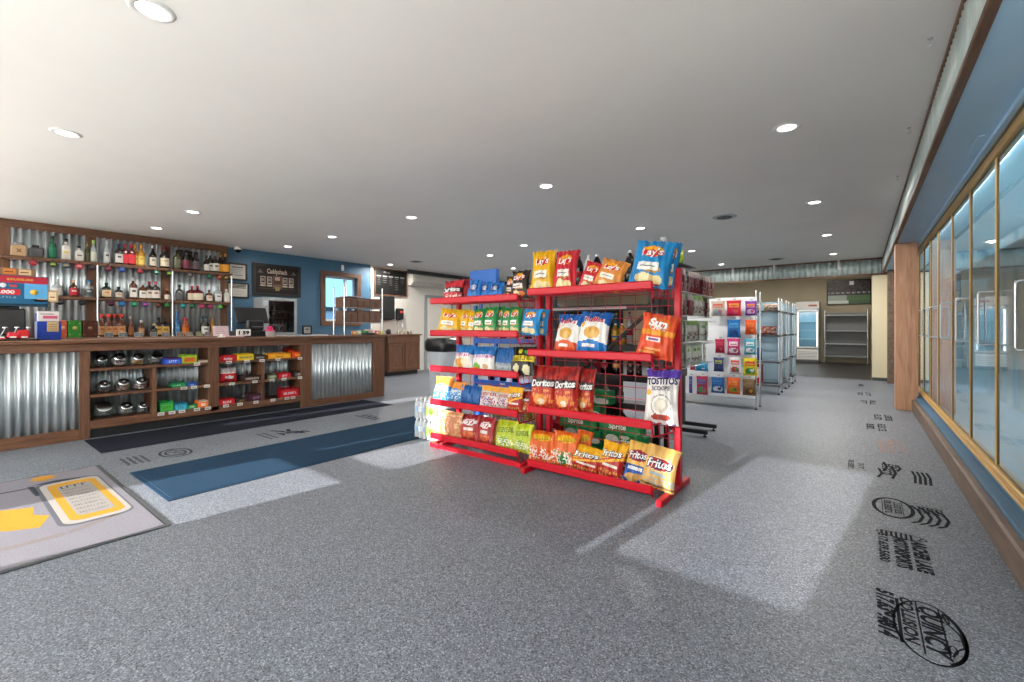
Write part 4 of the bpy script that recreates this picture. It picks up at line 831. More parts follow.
mb.box(-.03, -.06, -.10, .0, .06, -.095, 'black_metal', b=.001)
tag(mb.build('menu_card', loc=(XT+.0, (y0+y1)/2, CT+.41)), 'tan snack card on a holder above the blue display box', 'sign')
# small white sign, pink jar, point of sale
y0, y1 = cspot(213.5, -6.8), cspot(229, -6.8); t = thing('counter_sign', 'small pale pink counter sign on a white foot beside the register', 'sign', (-6.8, (y0+y1)/2, CT)); w = (y1-y0)/2
M = Matrix.Rotation(R(-10), 4, 'Y'); MB().box(-.006, -w, .02, .004, w, .155, 'print', '#e2c9cc', b=.002, M=M).build('panel', t); mb = MB(); mb.box(-.04, -.04, 0, .04, .04, .012, 'white_plastic', b=.004); mb.box(-.012, -.02, .01, .0, .02, .05, 'white_plastic', b=.003); mb.build('foot', t)
mb = MB()
for k in range(4): mb.box(.004, -w*.7, .05+.025*k, .005, w*(.6-.1*k), .056+.025*k, 'print', '#b08a94', M=M)
mb.build('print', t)
y0, y1 = cspot(237, -7.1), cspot(268, -7.1); yc = (y0+y1)/2; t = thing('cash_register', 'black touchscreen cash register seen from behind on the counter', 'cash register', (-7.12, yc, CT)); w = (y1-y0)/2
mb = MB(); mb.box(-.22, -w*1.05, 0, .16, w*1.05, .085, 'black_plastic', b=.008); mb.build('cash_drawer', t)
M = Matrix.Translation((.0, 0, .32)) @ Matrix.Rotation(R(-28), 4, 'Y')
mb = MB(); mb.box(-.03, -w*1.02, -.13, .0, w*1.02, .13, 'black_plastic', b=.01, M=M); mb.build('screen', t)
mb = MB(); mb.box(-.05, -w*.5, .085, .09, w*.62, .24, 'black_metal', b=.02); mb.box(.09, -w*.2, .14, .0915, w*.5, .147, 'steel'); mb.build('stand', t)
y2, y3 = cspot(237.5, -6.9), cspot(251.5, -6.9); mb = MB(); a = (y2+y3)/2-yc; w2 = (y3-y2)/2
mb.box(.17, a-w2, .015, .20, a+w2, .105, 'white_plastic', b=.004); mb.text('1 59', lambda p, q: Vector((.2015, a+p, .06+q)), 'tv_dark', None, .06, 0, width=w2*1.5, height=.05); mb.box(.165, a-.02, 0, .19, a+.02, .02, 'black_plastic', b=.003); mb.build('customer_display', t)
y0 = cspot(270, -6.95); t = thing('pink_lidded_tub', 'clear plastic tub with hot pink lid beside the register', 'tub', (-6.95, y0, CT))
MB().lathe([(.055, 0), (.06, .01), (.066, .075), (.068, .08)], 'clear_plastic', n=20).build('tub', t); MB().lathe([(.07, .08), (.072, .09), (.03, .105), (.045, .125), (.03, .15), (.0005, .155)], 'print', '#e0246c', n=18).build('lid', t)
mb = MB(); mb.box(-.05, -.045, .0, .05, .045, .06, 'print', '#cf9aa4', b=.01); mb.build('contents', t)
for px, l, c in ((232, 'pink and white paper stack behind the counter sign', '#e2b8c4'), (285, 'loose white papers on the counter right of the pink tub', '#d8d8dc'), (300, 'pale blue papers on the counter by the small black picture frame', '#b8c8d8'), (318, 'white paper sheet on the counter near the box rack', '#dcdce0')):
    mb = MB()
    for k in range(4): mb.box(-.1, -.12, .004*k, .1, .12, .004*k+.0035, 'print', c, M=Matrix.Rotation(R(7*k-9), 4, 'Z'))
    tag(mb.build('paper_stack', loc=(-6.95, cspot(px, -6.95), CT)), l, 'papers', 'papers on the counter')
for k, (px, c, h, l) in enumerate([(354, '#d88a28', .05, 'small orange snack packet on the counter under the box rack'), (359, '#b8bc9a', .06, 'small sage green packet on the counter under the box rack'), (377, '#c83030', .055, 'small red packet at the far end of the counter'), (381, '#c8c438', .05, 'small yellow packet at the far end of the counter')]):
    bm = bag_mesh('b', .1, h+.02, .05, lambda u, v, c=c: '#e8e0d0' if ell(u, v, 0, .5, .5, .2) else c, 8, 8, seed=k)
    tag(bm.build('snack_packet', loc=(-6.85, cspot(px, -6.85), CT), rot=(R(-8), 0, R(90))), l, 'packet', 'small packets on the counter end')
mb = MB(); mb.box(-.09, -.11, 0, .09, .11, .04, 'black_plastic', b=.008); 
t = thing('black_tray', 'low black tray of green and red packets at the far end of the counter', 'tray', (-6.9, cspot(367, -6.9), CT)); mb.build('tray', t)
mb = MB(); mb.box(-.07, -.07, .03, .06, .0, .075, 'print', '#2c8a48', b=.01); mb.box(-.06, -.02, .03, .05, .09, .10, 'print', '#c8a8a8', b=.01); mb.build('packets', t)
# chrome rack with brown crates standing behind the counter end
t = thing('wire_box_rack', 'chrome post rack holding brown boxes above the counter end', 'rack', (0, 0, 0)); XP = -7.62
mb = MB()
for (x, y, z) in ((XP, 4.72, 1.99), (XP, 5.56, 1.99), (XP-.36, 4.72, 1.97), (XP-.36, 5.56, 1.99)): mb.cyl((x, y, 0), (x, y, z), .013, 'chrome', n=10); mb.lathe([(.015, z), (.012, z+.012), (.0005, z+.014)], 'black_plastic', n=10, M=Matrix.Translation((x, y, 0)))
mb.build('post', t); SZ = [1.30, 1.585]
for z in SZ:
    mb = MB(); mb.tube([(XP, 4.72, z), (XP, 5.56, z), (XP-.36, 5.56, z), (XP-.36, 4.72, z), (XP, 4.72, z)], .006, 'chrome')
    for k in range(1, 10): mb.cyl((XP, 4.72+k*.084, z), (XP-.36, 4.72+k*.084, z), .003, 'chrome', n=5)
    mb.build('shelf', t)
NM = ['nearest', 'middle', 'farthest']
for j, z in enumerate(SZ):
    for k in range(3):
        y = 4.745+k*.27+(.0 if k else -.0); h = (.235, .185)[j] if k else (.225, .195)[j]; mb = MB()
        o = [(-.168, 0), (.168, 0), (.172, h*.8), (.12, h), (-.168, h)]
        T = Matrix(((1, 0, 0, 0), (0, 0, 1, 0), (0, 1, 0, 0), (0, 0, 0, 1)))
        mb.poly(o, .255, 'print', '#6e5346', T); mb.box(.172, .10, h*.1, .1735, .155, h*.7, 'print', '#5c4438', b=.0005)
        tag(mb.build('cardboard_box', loc=(XP-.18, y, z+.007)), f'brown cardboard box on the {"lower" if j == 0 else "upper"} shelf of the chrome rack, {NM[k]} of three', 'box', 'brown boxes on the chrome rack')
mb = MB()
for k, c in enumerate(('#c8ccd4', '#8a98b0', '#d8a8a8')): mb.box(-.14, -.16+.02*k, .007*k, .14, .18-.03*k, .007*k+.006, 'print', c, b=.001)
tag(mb.build('paper_stack', loc=(XP-.16, 4.92, SZ[1]+.205)), 'stack of papers lying on the upper brown boxes of the chrome rack', 'papers')

# ================================================================== BLUE WALL THINGS
def frame_pic(name, label, cat, y0, y1, z0, z1, fr, bw, paper, draw, x=XL+.002, d=.03):
    t = thing(name, label, cat, (x, (y0+y1)/2, (z0+z1)/2)); w, h = (y1-y0)/2, (z1-z0)/2
    mb = MB()
    for b in ((-w, -h, w, -h+bw), (-w, h-bw, w, h), (-w, -h+bw, -w+bw, h-bw), (w-bw, -h+bw, w, h-bw)): mb.box(0, b[0], b[1], d, b[2], b[3], fr, b=.004)
    mb.build('frame', t); mb = MB(); mb.box(0, -w+bw*.9, -h+bw*.9, d*.5, w-bw*.9, h-bw*.9, 'print', paper); draw(mb, w-bw, h-bw, d*.5+.001); mb.build('picture', t); return t
def rct(mb, x, a, b, c, d, col, th=.0012): mb.box(x, min(a, c), min(b, d), x+th, max(a, c), max(b, d), 'print', col)
def poster(mb, w, h, x):
    mb.text('Caddyshack', lambda a, b: Vector((x+.002, a, h*.62+b)), 'print', '#b9a99c', .03, 0, width=w*.95, height=.10)
    for s in (-1, 1):
        for k in range(2):
            y = s*(w*(.36+.30*k)); rct(mb, x, y-w*.11, -h*.30, y+w*.11, h*.25, '#b8a79a'); rct(mb, x+.0012, y-w*.085, -h*.22, y+w*.085, h*.2, '#3a3230'); rct(mb, x+.0024, y-w*.03-.02, -h*.1, y+w*.05, h*.1, '#8a7a70')
            rct(mb, x, y-w*.12, -h*.48, y+w*.12, -h*.36, '#b0a094')
        mb.add([Vector((x+.002, s*w*.78-.06, h*.5)), Vector((x+.002, s*w*.78+.06, h*.5)), Vector((x+.002, s*w*.78, h*.78))], [(0, 1, 2)], 'print', '#5a544c')
    rct(mb, x, -w*.2, -h*.62, w*.2, h*.35, '#6a5648'); rct(mb, x+.0012, -w*.17, -h*.3, w*.17, h*.30, '#4a2c22'); rct(mb, x+.0024, -w*.12, .0, w*.12, h*.26, '#a08a7c'); rct(mb, x+.0012, -w*.1, -h*.78, w*.1, -h*.5, '#8a7a4a')
    rct(mb, x, -w*.85, -h*.66, w*.85, -h*.63, '#4a4038')
frame_pic('framed_poster', 'large dark framed film poster with photo panels on the blue wall', 'picture', 4.02, 5.03, 1.87, 2.55, 'black_metal', .06, '#241c1a', poster)
def notice(mb, w, h, x):
    rct(mb, x, -w*.7, h*.55, w*.7, h*.72, '#77736c'); rct(mb, x, -w*.5, -h*.55, w*.6, -h*.42, '#8a8680')
    for k in range(3): rct(mb, x, -w*.75, h*(.3-.25*k), w*(.7-.2*k), h*(.3-.25*k)+.008, '#9a968f')
def notice2(mb, w, h, x):
    for k in range(3): rct(mb, x, -w*.85, h*(.75-.22*k), w*.85, h*(.75-.22*k)+.02, '#6a6864')
    for k in range(4): rct(mb, x, -w*.8, -h*(.05+.22*k), w*(.8-.15*k), -h*(.05+.22*k)+.006, '#a09c96')
frame_pic('framed_notice', 'upper of two black framed notices beside the bottle shelves', 'picture', 3.57, 3.93, 2.15, 2.50, 'black_metal', .035, '#c6c2ba', notice)
frame_pic('framed_notice', 'lower of two black framed notices beside the bottle shelves', 'picture', 3.55, 3.96, 1.80, 2.11, 'black_metal', .03, '#c9c5bd', notice2)
y0, y1 = on_x(302, 327, -9.4).y, on_x(311.5, 327, -9.4).y
t = frame_pic('small_framed_certificate', 'small black framed certificate standing at the end of the back counter', 'picture', y0, y1, BB, BB+.19, 'black_metal', .028, '#b9bab8', lambda mb, w, h, x: (rct(mb, x, -w*.4, .0, w*.4, h*.5, '#6a6c6e'), rct(mb, x, -w*.6, -h*.5, w*.6, -h*.4, '#8a8c8e')), x=-9.4)
# grey display case on the back counter
t = thing('display_case', 'grey cabinet with dark glass front full of small packs, below the film poster', 'display case', (-9.35, (3.93+4.62)/2, BB)); w = .345
mb = MB()
for b in ((-.22, -w, 0, .16, -w+.13, .74), (-.22, w-.06, 0, .16, w, .74), (-.22, -w+.13, .68, .16, w-.06, .74), (-.22, -w+.13, 0, .16, w-.06, .05), (-.22, -w+.13, .05, -.19, w-.06, .68)): mb.box(*b, 'grey_plastic', b=.006)
mb.build('cabinet', t); mb = MB(); mb.box(-.19, -w+.13, .05, -.17, w-.06, .68, 'black_plastic'); rr = random.Random(5)
for z in (.08, .22, .36, .50): mb.box(-.17, -w+.13, z-.012, .10, w-.06, z, 'black_metal')
mb.build('shelf', t); mb = MB()
for z in (.08, .22, .36, .50):
    for k in range(7):
        y = -w+.15+k*.065; mb.box(-.1, y, z, .06, y+.05, z+.05+rr.random()*.06, 'print', rr.choice(['#2a2624', '#3a3432', '#6a625c', '#1c1a1a', '#8a847c', '#4a2c2c']), b=.005)
tag(mb.build('packs', t), kind='stuff')
mb = MB(); mb.box(.15, -w+.12, .04, .155, w-.05, .69, 'glass'); mb.build('glass_front', t)
mb = MB(); mb.box(.16, -w+.02, .58, .163, -w+.11, .68, 'print', '#b8c4d0', b=.001); mb.build('sticker', t)
# chalkboard menu
def chalk(mb, w, h, x):
    rr = random.Random(3); mb.text('Menu', lambda a, b: Vector((x+.001, a-w*.3, h*.78+b)), 'print', '#8f8f8c', 0, 0, height=.06)
    for c in range(5):
        y = -w*.78+c*w*.38; rct(mb, x, y-w*.14, h*.42, y+w*.13, h*.50, '#8f8f8c')
        for k in range(rr.randint(3, 6)): 
            l = w*.13*rr.uniform(.5, 1); rct(mb, x, y-l, h*(.28-.17*k), y+l*.8, h*(.28-.17*k)+.014, '#5c5d5c')
frame_pic('chalkboard_menu', 'black chalkboard menu with faint white writing on the pale wall', 'sign', 6.95, 8.0, 2.04, 2.755, 'wood_z', .03, '#141414', chalk)
# dispensers, air conditioner
p = on_x(393, 318, XL); t = thing('soap_dispenser', 'black wall soap dispenser with a red light beside the chalkboard', 'dispenser', (XL+.002, on_x(398.5, 310, XL).y, 1.42))
MB().box(0, -.10, 0, .1, .10, .30, 'black_plastic', b=.015).build('body', t); mb = MB(); mb.lathe([(.0005, .012), (.035, .010), (.04, 0)], 'print', '#e83024', n=16, M=Matrix.Translation((.1, .02, .2)) @ Matrix.Rotation(R(90), 4, 'Y')); tag(mb.build('indicator', t), 'glowing red indicator')
MB().box(.02, -.03, -.03, .09, .03, .0, 'dark_grey', b=.006).build('nozzle', t)
t = thing('towel_dispenser', 'black wall towel dispenser partly behind the chrome rack', 'dispenser', (XL+.002, on_x(385, 307, XL).y, 1.42)); MB().box(0, -.17, 0, .2, .17, .6, 'black_plastic', b=.02).build('body', t); MB().box(.05, -.12, -.02, .16, .12, .0, 'dark_grey', b=.004).build('slot', t)
t = thing('air_conditioner', 'white wall mounted air conditioner right of the chalkboard', 'air conditioner', (XL+.002, 8.93, 2.37))
T = Matrix(((1, 0, 0, 0), (0, 0, 1, 0), (0, 1, 0, 0), (0, 0, 0, 1))); mb = MB(); mb.poly([(0, 0), (.13, 0), (.22, .07), (.22, .26), (.19, .3), (0, .3)], 1.8, 'grey_paint', None, Matrix.Translation((0, -.9, 0)) @ T); mb.build('casing', t)
mb = MB(); mb.box(.14, -.8, .0, .2, .8, .012, 'dark_grey', b=.004, M=Matrix.Rotation(R(-36), 4, 'Y') @ Matrix.Translation((-.02, 0, .10))); mb.build('louvre', t); mb = MB(); mb.box(.22, -.86, .085, .224, .86, .092, 'dark_grey'); mb.build('seam', t)
# sink cabinet
t = thing('sink_cabinet', 'brown wooden sink cabinet with two doors under the chalkboard', 'cabinet', (-9.2, 7.4, 0)); X0 = XL+9.2
mb = MB(); mb.box(X0+.03, -.52, .1, -.02, .5, 1.0, 'wood_z', b=.005); mb.box(X0+.05, -.5, 0, -.08, .48, .1, 'black_metal', b=.003); mb.box(-.02, -.52, .1, 0, .5, .14, 'wood_z', b=.003); mb.box(-.02, -.52, .82, 0, .5, 1.0, 'wood_z', b=.003); mb.build('body', t)
mb = MB(); mb.box(X0+.02, -.56, 1.0, .03, .55, 1.035, 'wood_y', b=.006); mb.build('top', t)
for a in (-.5, .0):
    mb = MB(); mb.box(-.018, a, .15, .004, a+.48, .81, 'wood_z', b=.004); mb.box(.004, a, .15, .016, a+.06, .81, 'wood_z', b=.003); mb.box(.004, a+.42, .15, .016, a+.48, .81, 'wood_z', b=.003); mb.box(.004, a+.06, .75, .016, a+.42, .81, 'wood_z', b=.003); mb.box(.004, a+.06, .15, .016, a+.42, .21, 'wood_z', b=.003); mb.build('door', t)
t = thing('sink_faucet', 'tall curved chrome faucet on the sink cabinet', 'faucet', (-9.45, 7.35, 1.035)); mb = MB(); mb.lathe([(.03, 0), (.03, .03), (.014, .04)], 'faucet', n=14)
mb.tube([(0, 0, .03), (0, 0, .25), *[(.11-.11*math.cos(R(a)), 0, .25+.11*math.sin(R(a))) for a in range(20, 181, 20)], (.22, 0, .19)], .011, 'faucet', n=10); mb.build('spout', t); mb = MB(); mb.cyl((0, .09, 0), (0, .09, .06), .018, 'faucet'); mb.cyl((0, .09, .06), (.0, .17, .09), .007, 'faucet'); mb.build('lever', t)
t = thing('coffee_pot', 'small dark pot standing left of the faucet on the sink cabinet', 'pot', (-9.4, 7.05, 1.035)); MB().lathe([(.05, 0), (.06, .02), (.055, .10), (.03, .13), (.0005, .135)], 'black_plastic', n=16).build('pot', t); MB().tube([(0, -.05, .1), (0, -.09, .09), (0, -.09, .04), (0, -.055, .03)], .007, 'black_plastic').build('handle', t)
for k, (y, h, c) in enumerate(((7.55, .1, '#b8a888'), (7.66, .08, '#6a5a4a'), (7.76, .09, '#8a8a88'))):
    mb = MB(); mb.lathe([(.03, 0), (.034, .01), (.032, h*.7), (.014, h*.85), (.014, h), (.0005, h)], 'print', c, n=14); tag(mb.build('small_jar', loc=(-9.4, y, 1.035)), ('tan', 'brown', 'grey')[k]+' small jar right of the faucet on the sink cabinet', 'jar')
# ================================================================== RED DISPLAY RACKS
YL = 3.13; YU = 3.42
def red_rack(name, label, x0, x1, ux0, ux1, tops, H, rear_guard):
    t = thing(name, label, 'display rack', (0, 0, 0))
    for ux in (ux0, ux1):
        mb = MB(); mb.box(ux-.022, YU-.025, 0, ux+.022, YU+.025, H, 'red_metal', b=.004)
        for k in range(int(H/.05)-1): mb.box(ux-.004, YU-.026, .05+k*.05, ux+.004, YU-.0245, .065+k*.05, 'red_wire')
        mb.build('upright', t)
        mb = MB(); mb.box(ux-.022, 3.01 if rear_guard else 3.10, 0, ux+.022, YU+.22, .045, 'red_metal', b=.005); mb.build('foot', t)
    mb = MB()
    for k in range(int((ux1-ux0)/.13)+1):
        x = ux0+.03+k*.13
        if x < ux1-.02: mb.cyl((x, YU+.005, .1), (x, YU+.005, H-.04), .003, 'red_wire', n=5)
    z = .1
    while z < H-.03: mb.cyl((ux0, YU, z), (ux1, YU, z), .003, 'red_wire', n=5); z += .0915
    mb.build('grid_back', t)
    for z in tops:
        mb = MB(); mb.box(x0, YL-.018, z-.062, x1, YL+.012, z, 'red_metal', b=.010)
        zd = z-.05
        for yy in (YL+.03, YL+.15, YU-.03): mb.cyl((x0+.02, yy, zd-.006), (x1-.01, yy, zd-.006), .004, 'red_wire', n=6)
        n = int((x1-x0)/.04)
        for k in range(n): 
            x = x0+.03+k*.04; mb.cyl((x, YL+.01, zd), (x, YU-.02, zd), .0025, 'red_wire', n=5)
        for xe in (x1+.012,):
            e = xe if xe < x1 else ux1-.03 if rear_guard else x1-.01
            zt = z-.03; zb = z-.12
            xs = xe if xe < x1 else xe-.02
            mb.tube([(xs, YL+.0, zt), (e, YU-.03, zt), (e, YU-.03, zb), (xs, YL+.03, zb), (xs, YL+.0, zt)], .006, 'red_metal')
            for k in (.33, .66): mb.cyl((xs+(e-xs)*k, YL+(YU-YL-.03)*k, zt), (xs+(e-xs)*k, YL+.02+(YU-YL-.05)*k, zb), .0045, 'red_metal', n=5)
        mb.build('shelf', t)
    if not rear_guard:
        mb = MB(); mb.box(x0, YL-.018, .0, x1+.06, YL+.02, .045, 'red_metal', b=.006); mb.box(x0, YL+.02, .0, x0+.04, YU, .045, 'red_metal', b=.006); mb.build('base_rail', t)
    return t
LT = [1.513, 1.19, .832, .492, .147]; RT = [1.55, 1.034, .554, .062+.03]
red_rack('red_display_rack', 'left red metal chip rack with five shelves, beside the water packs', -3.48, -2.36, -3.36, -2.33, LT, 1.62, False)
red_rack('red_display_rack', 'right red metal chip rack with wire grid back and four shelves', -2.255, -1.165, -2.225, -1.08, RT, 1.66, True)

# ---- printed bag designs
def design(base, *layers):
    def f(u, v):
        c = base
        for L in layers:
            k = L[0]
            if k == 'band' and L[1] <= v < L[2]: c = L[3]
            elif k == 'ell' and ell(u, v, *L[1:5]): c = L[5]
            elif k == 'rect' and L[1] <= u <= L[3] and L[2] <= v <= L[4]: c = L[5]
            elif k == 'diag' and v > L[1]+L[2]*u: c = L[3]
            elif k == 'arc' and v > L[1]-L[2]*u*u: c = L[3]
            elif k == 'low' and v < L[1]+L[2]*math.cos(u*3): c = L[3]
            elif k == 'spots':
                U, V = u*L[1]*.62+.37*math.sin(v*L[1]*1.3), v*L[1]*.9; i, j = math.floor(U), math.floor(V); h = math.sin(i*12.9898+j*78.233)*43758.5; h -= math.floor(h); g = (h*37.7) % 1; e = (h*91.3) % 1
                a_ = g*3.1; du, dv = U-i-.35-.3*g, V-j-.35-.3*e; p_, q_ = du*math.cos(a_)+dv*math.sin(a_), dv*math.cos(a_)-du*math.sin(a_)
                if h < L[2]*1.6 and L[3] < v < L[4] and (p_/.5)**2+(q_/.3)**2 < 1: c = L[5]
        return c
    return f
PALE, SUNY, LRED = '#e6d49a', '#f0a818', '#cc2030'
def lays(base, strip_='#f2efe8', food=PALE):
    return design(base, ('ell', -.25, .17, .42, .11, food), ('ell', .35, .15, .38, .10, food), ('ell', -.25, .17, .34, .085, '#eddfae'), ('ell', .1, .36, .5, .07, '#b98a4a'), ('rect', -.62, .34, .45, .50, strip_), ('rect', -.5, .40, .3, .43, '#7a7a80'), ('ell', 0, .74, .60, .13, SUNY), ('ell', .02, .70, .60, .075, LRED), ('band', .955, 1.1, base), ('band', -1, .03, base))
T_LAYS = ("Lay's", .0, .70, .042, .12, '#ffffff', .03, .2, 6)
K = {}
def kind(name, desc, w, h, t, cf, texts=(), back=None, **kw): K[name] = (desc, w, h, t, bag_mesh('bag', w, h, t, cf, texts=texts, back=back, seed=len(K), **kw), [None])
kind('lay_yel', 'yellow potato chip bag', .2, .3, .09, lays('#e8b414'), [T_LAYS], '#d8a410', nu=34, nv=42)
kind('lay_red', 'bright red potato chip bag', .2, .3, .09, lays('#c82434'), [T_LAYS], '#b41c2c', nu=34, nv=42)
kind('lay_org', 'orange potato chip bag', .2, .26, .08, lays('#d88a3c', '#efe6d8', '#e0a45c'), [T_LAYS], '#c87a30', nu=34, nv=42)
kind('lay_blu', 'blue potato chip bag', .26, .4, .1, lays('#1f86c4'), [("Lay's", .0, .70, .06, .15, '#ffffff', .03, .2, 6)], '#187ab8', nu=34, nv=42)
kind('lay_grn', 'green potato chip bag', .17, .26, .08, lays('#1e8a4a'), [T_LAYS], '#127a3c')
kind('lay_blk', 'black barbecue chip bag', .17, .27, .08, lays('#2c2526', '#e8e0dc', '#d8702c'), [T_LAYS], '#241f20')
dor = design('#b8281e', ('spots', 9, .35, .05, .45, '#e08a3c'), ('ell', -.1, .22, .5, .12, '#e8964a'), ('diag', .62, .25, '#8a1c1c'), ('diag', .80, .25, '#a8241e'), ('rect', -.9, .50, .9, .68, '#3a1c1e'), ('ell', .0, .18, .22, .07, '#f0e0c8'))
kind('dor_red', 'dark red nacho chip bag', .24, .34, .09, dor, [('Doritos', .0, .59, .05, .2, '#ffffff', .05, .1, 4)], '#8e2018', nu=34, nv=42)
kind('dor_sm', 'small red chip bag with black and white lettering', .2, .26, .09, design('#c8303a', ('rect', -1, .40, 1, .60, '#1c1618'), ('spots', 8, .4, .05, .3, '#e8dcd0'), ('diag', .85, .2, '#a8202c')), [('Doritos', 0, .50, .05, .18, '#ffffff', .05, .1, 4)], '#8a1c28')
kind('mar', 'maroon chip bag', .2, .26, .09, design('#7a1822', ('ell', .1, .5, .5, .2, '#9a2430')), (), '#6a121c')
kind('blu_log', 'white-swirled blue chip bag', .2, .24, .09, design('#1c6ec0', ('ell', 0, .6, .6, .2, '#123a78'), ('ell', 0, .62, .48, .12, '#e8ecf2'), ('spots', 8, .4, .05, .35, '#2c8ad8')), [('~7', 0, .60, .04, .16, '#1c3c7c', .03, 0, 8)], '#1460b0')
ruf = lambda low: design('#f0eeea', ('low', .30, .03, low), ('ell', .0, .50, .55, .14, '#e0aa50'), ('ell', .1, .46, .3, .09, '#eec070'), ('arc', .80, .12, '#1f5fae'), ('ell', -.75, .68, .2, .07, '#f0b030'), ('rect', -.6, .16, .3, .24, '#f4f0ec'))
kind('ruf_org', 'blue and orange ridged chip bag', .22, .33, .09, ruf('#e0561f'), [('Ruffles', 0, .80, .045, .17, '#ffffff', .07, .1, 0), ('Ruffles', 0, .803, .041, .163, '#c02838', .03, .1, 0)], '#1f5fae', nu=34, nv=42)
kind('ruf_blu', 'blue and white ridged chip bag', .24, .34, .09, ruf('#1e78c4'), [('Ruffles', 0, .80, .045, .18, '#ffffff', .07, .1, 0), ('Ruffles', 0, .803, .041, .172, '#c02838', .03, .1, 0)], '#1f5fae', nu=34, nv=42)
kind('sun', 'orange red multigrain chip bag with white lettering', .25, .37, .1, design('#e0502a', ('ell', -.4, .12, .5, .03, '#f0a860'), ('ell', -.1, .19, .5, .025, '#f0b070'), ('rect', -.5, .36, .3, .46, '#f2e8e0'), ('rect', -.4, .39, .2, .43, '#7a4a8a'), ('band', .50, .62, '#f0a02c'), ('spots', 14, .4, .5, .62, '#e88a24'), ('ell', 0, .76, .75, .15, '#e87028')), [('Sun', -.02, .78, .065, .14, '#ffffff', .07, .05, -6), ('CHIPS', .0, .66, .03, .14, '#ffffff', .03, 0, -6)], '#c84422', nu=34, nv=42)
kind('tost', 'white tortilla chip bag with purple top', .26, .42, .11, design('#ebe6e2', ('ell', .05, .33, .62, .19, '#8a8684'), ('ell', .05, .33, .57, .175, '#f2efea'), ('ell', .05, .33, .40, .13, '#dcd2c0'), ('ell', .1, .35, .24, .08, '#f4eee0'), ('ell', .05, .12, .6, .055, '#b04a3c'), ('ell', -.8, .55, .14, .06, '#f0b030'), ('band', .71, .84, '#f4f2f0'), ('band', .84, 1.1, '#6a48b8'), ('arc', .865, .04, '#5a3ca8')), [('TOSTITOS', 0, .765, .05, .245, '#2c2a5c', .06, 0, 4), ('SCOOPS!', 0, .63, .032, .15, '#4a4668', .03, 0, 4)], '#8a78b8', nu=34, nv=42)
che = lambda b2: design('#e0641c', ('spots', 9, .42, .08, .52, '#e8dcc8'), ('spots', 12, .3, .08, .48, b2), ('ell', 0, .24, .5, .13, b2), ('spots', 11, .4, .14, .40, '#f0e8e0'), ('ell', .05, .80, .75, .1, '#f0b41c'), ('band', .93, 1.1, '#d85a18'))
kind('che_org', 'orange cheese puff bag', .22, .33, .09, che('#c84018'), [('Cheetos', 0, .80, .042, .16, '#5a3010', .06, .15, 8), ('Cheetos', 0, .803, .038, .155, '#f8d030', .02, .15, 8)], '#d05a14', nu=34, nv=42)
kind('che_grn', 'orange and green cheese snack bag', .22, .34, .09, che('#2c7a3c'), [('Cheetos', 0, .80, .042, .16, '#5a3010', .06, .15, 8), ('Cheetos', 0, .803, .038, .155, '#f8d030', .02, .15, 8)], '#d05a14', nu=34, nv=42)
fri = design('#b02424', ('spots', 10, .5, .02, .24, '#d89a54'), ('diag', .44, .14, '#f0b020'), ('diag', .52, .14, '#c8302c'), ('diag', .56, .14, '#e8a81c'), ('rect', -.6, .28, .7, .38, '#e0d8d0'), ('rect', -.6, .28, .7, .31, '#b02424'), ('band', .86, 1.1, '#f0b41c'))
kind('fri', 'yellow and red corn chip bag', .24, .32, .09, fri, [('Fritos', .0, .68, .065, .2, '#22264c', .1, .2, 9), ('Fritos', .0, .685, .058, .19, '#ffffff', .03, .2, 9)], '#e0a01c', nu=34, nv=42)
kind('fri_scp', 'corn chip bag with blue lower half', .2, .34, .09, design('#f0c060', ('band', -1, .42, '#2a5cb0'), ('ell', -.2, .12, .6, .1, '#d8a868'), ('ell', .4, .17, .4, .08, '#c89858'), ('rect', -.7, .30, .6, .38, '#e8ecf4'), ('ell', 0, .66, .95, .14, '#b02434')), [('Fritos', 0, .67, .066, .165, '#22264c', .1, .2, 6), ('Fritos', 0, .675, .06, .158, '#ffffff', .03, .2, 6), ('SCOOPS', 0, .345, .03, .13, '#ffffff', .03, .1, 0)], '#d8a850', nu=34, nv=42)
kind('fri_tan', 'tan corn chip bag with red oval', .28, .38, .11, design('#e2b468', ('spots', 12, .5, .04, .26, '#a8b4b8'), ('band', .04, .10, '#8a6a50'), ('ell', 0, .58, .9, .17, '#f0d8a0'), ('ell', 0, .58, .82, .145, '#b02434'), ('rect', -.5, .30, .5, .38, '#9ab0b8')), [('Fritos', 0, .59, .085, .23, '#22264c', .1, .2, 4), ('Fritos', 0, .595, .076, .215, '#ffffff', .03, .2, 4)], '#d0a058', nu=34, nv=42)
kind('pork', 'clear orange snack bag', .2, .3, .1, design('#d89868', ('spots', 8, .5, .05, .9, '#c07c4c'), ('spots', 11, .3, .05, .9, '#e8c09a'), ('rect', .2, .2, .6, .8, '#c8805a')), (), '#c88a5c', )
kind('lay_dkr', 'dark red kettle chip bag', .17, .3, .08, design('#a82a30', ('ell', 0, .25, .6, .12, '#c85a38'), ('rect', -.5, .40, .5, .50, '#d8cfc8'), ('ell', 0, .70, .65, .12, '#e8e0e0'), ('ell', 0, .70, .5, .08, '#b83a44'), ('spots', 9, .25, .05, .4, '#d87a4a')), [("Lay's", 0, .70, .05, .14, '#ffffff', .03, .2, 6)], '#8a1f26')
kind('lime', 'lime green popcorn bag', .22, .3, .09, design('#b8c828', ('spots', 9, .45, .06, .42, '#dfe4b0'), ('ell', 0, .28, .5, .15, '#8aa83a'), ('spots', 12, .4, .12, .4, '#e8e8d0'), ('ell', -.1, .68, .6, .10, '#d8e060'), ('band', .92, 1.1, '#d0dc30')), [('~7', 0, .66, .05, .18, '#5a7a1c', .04, .1, 5)], '#c0cc30')
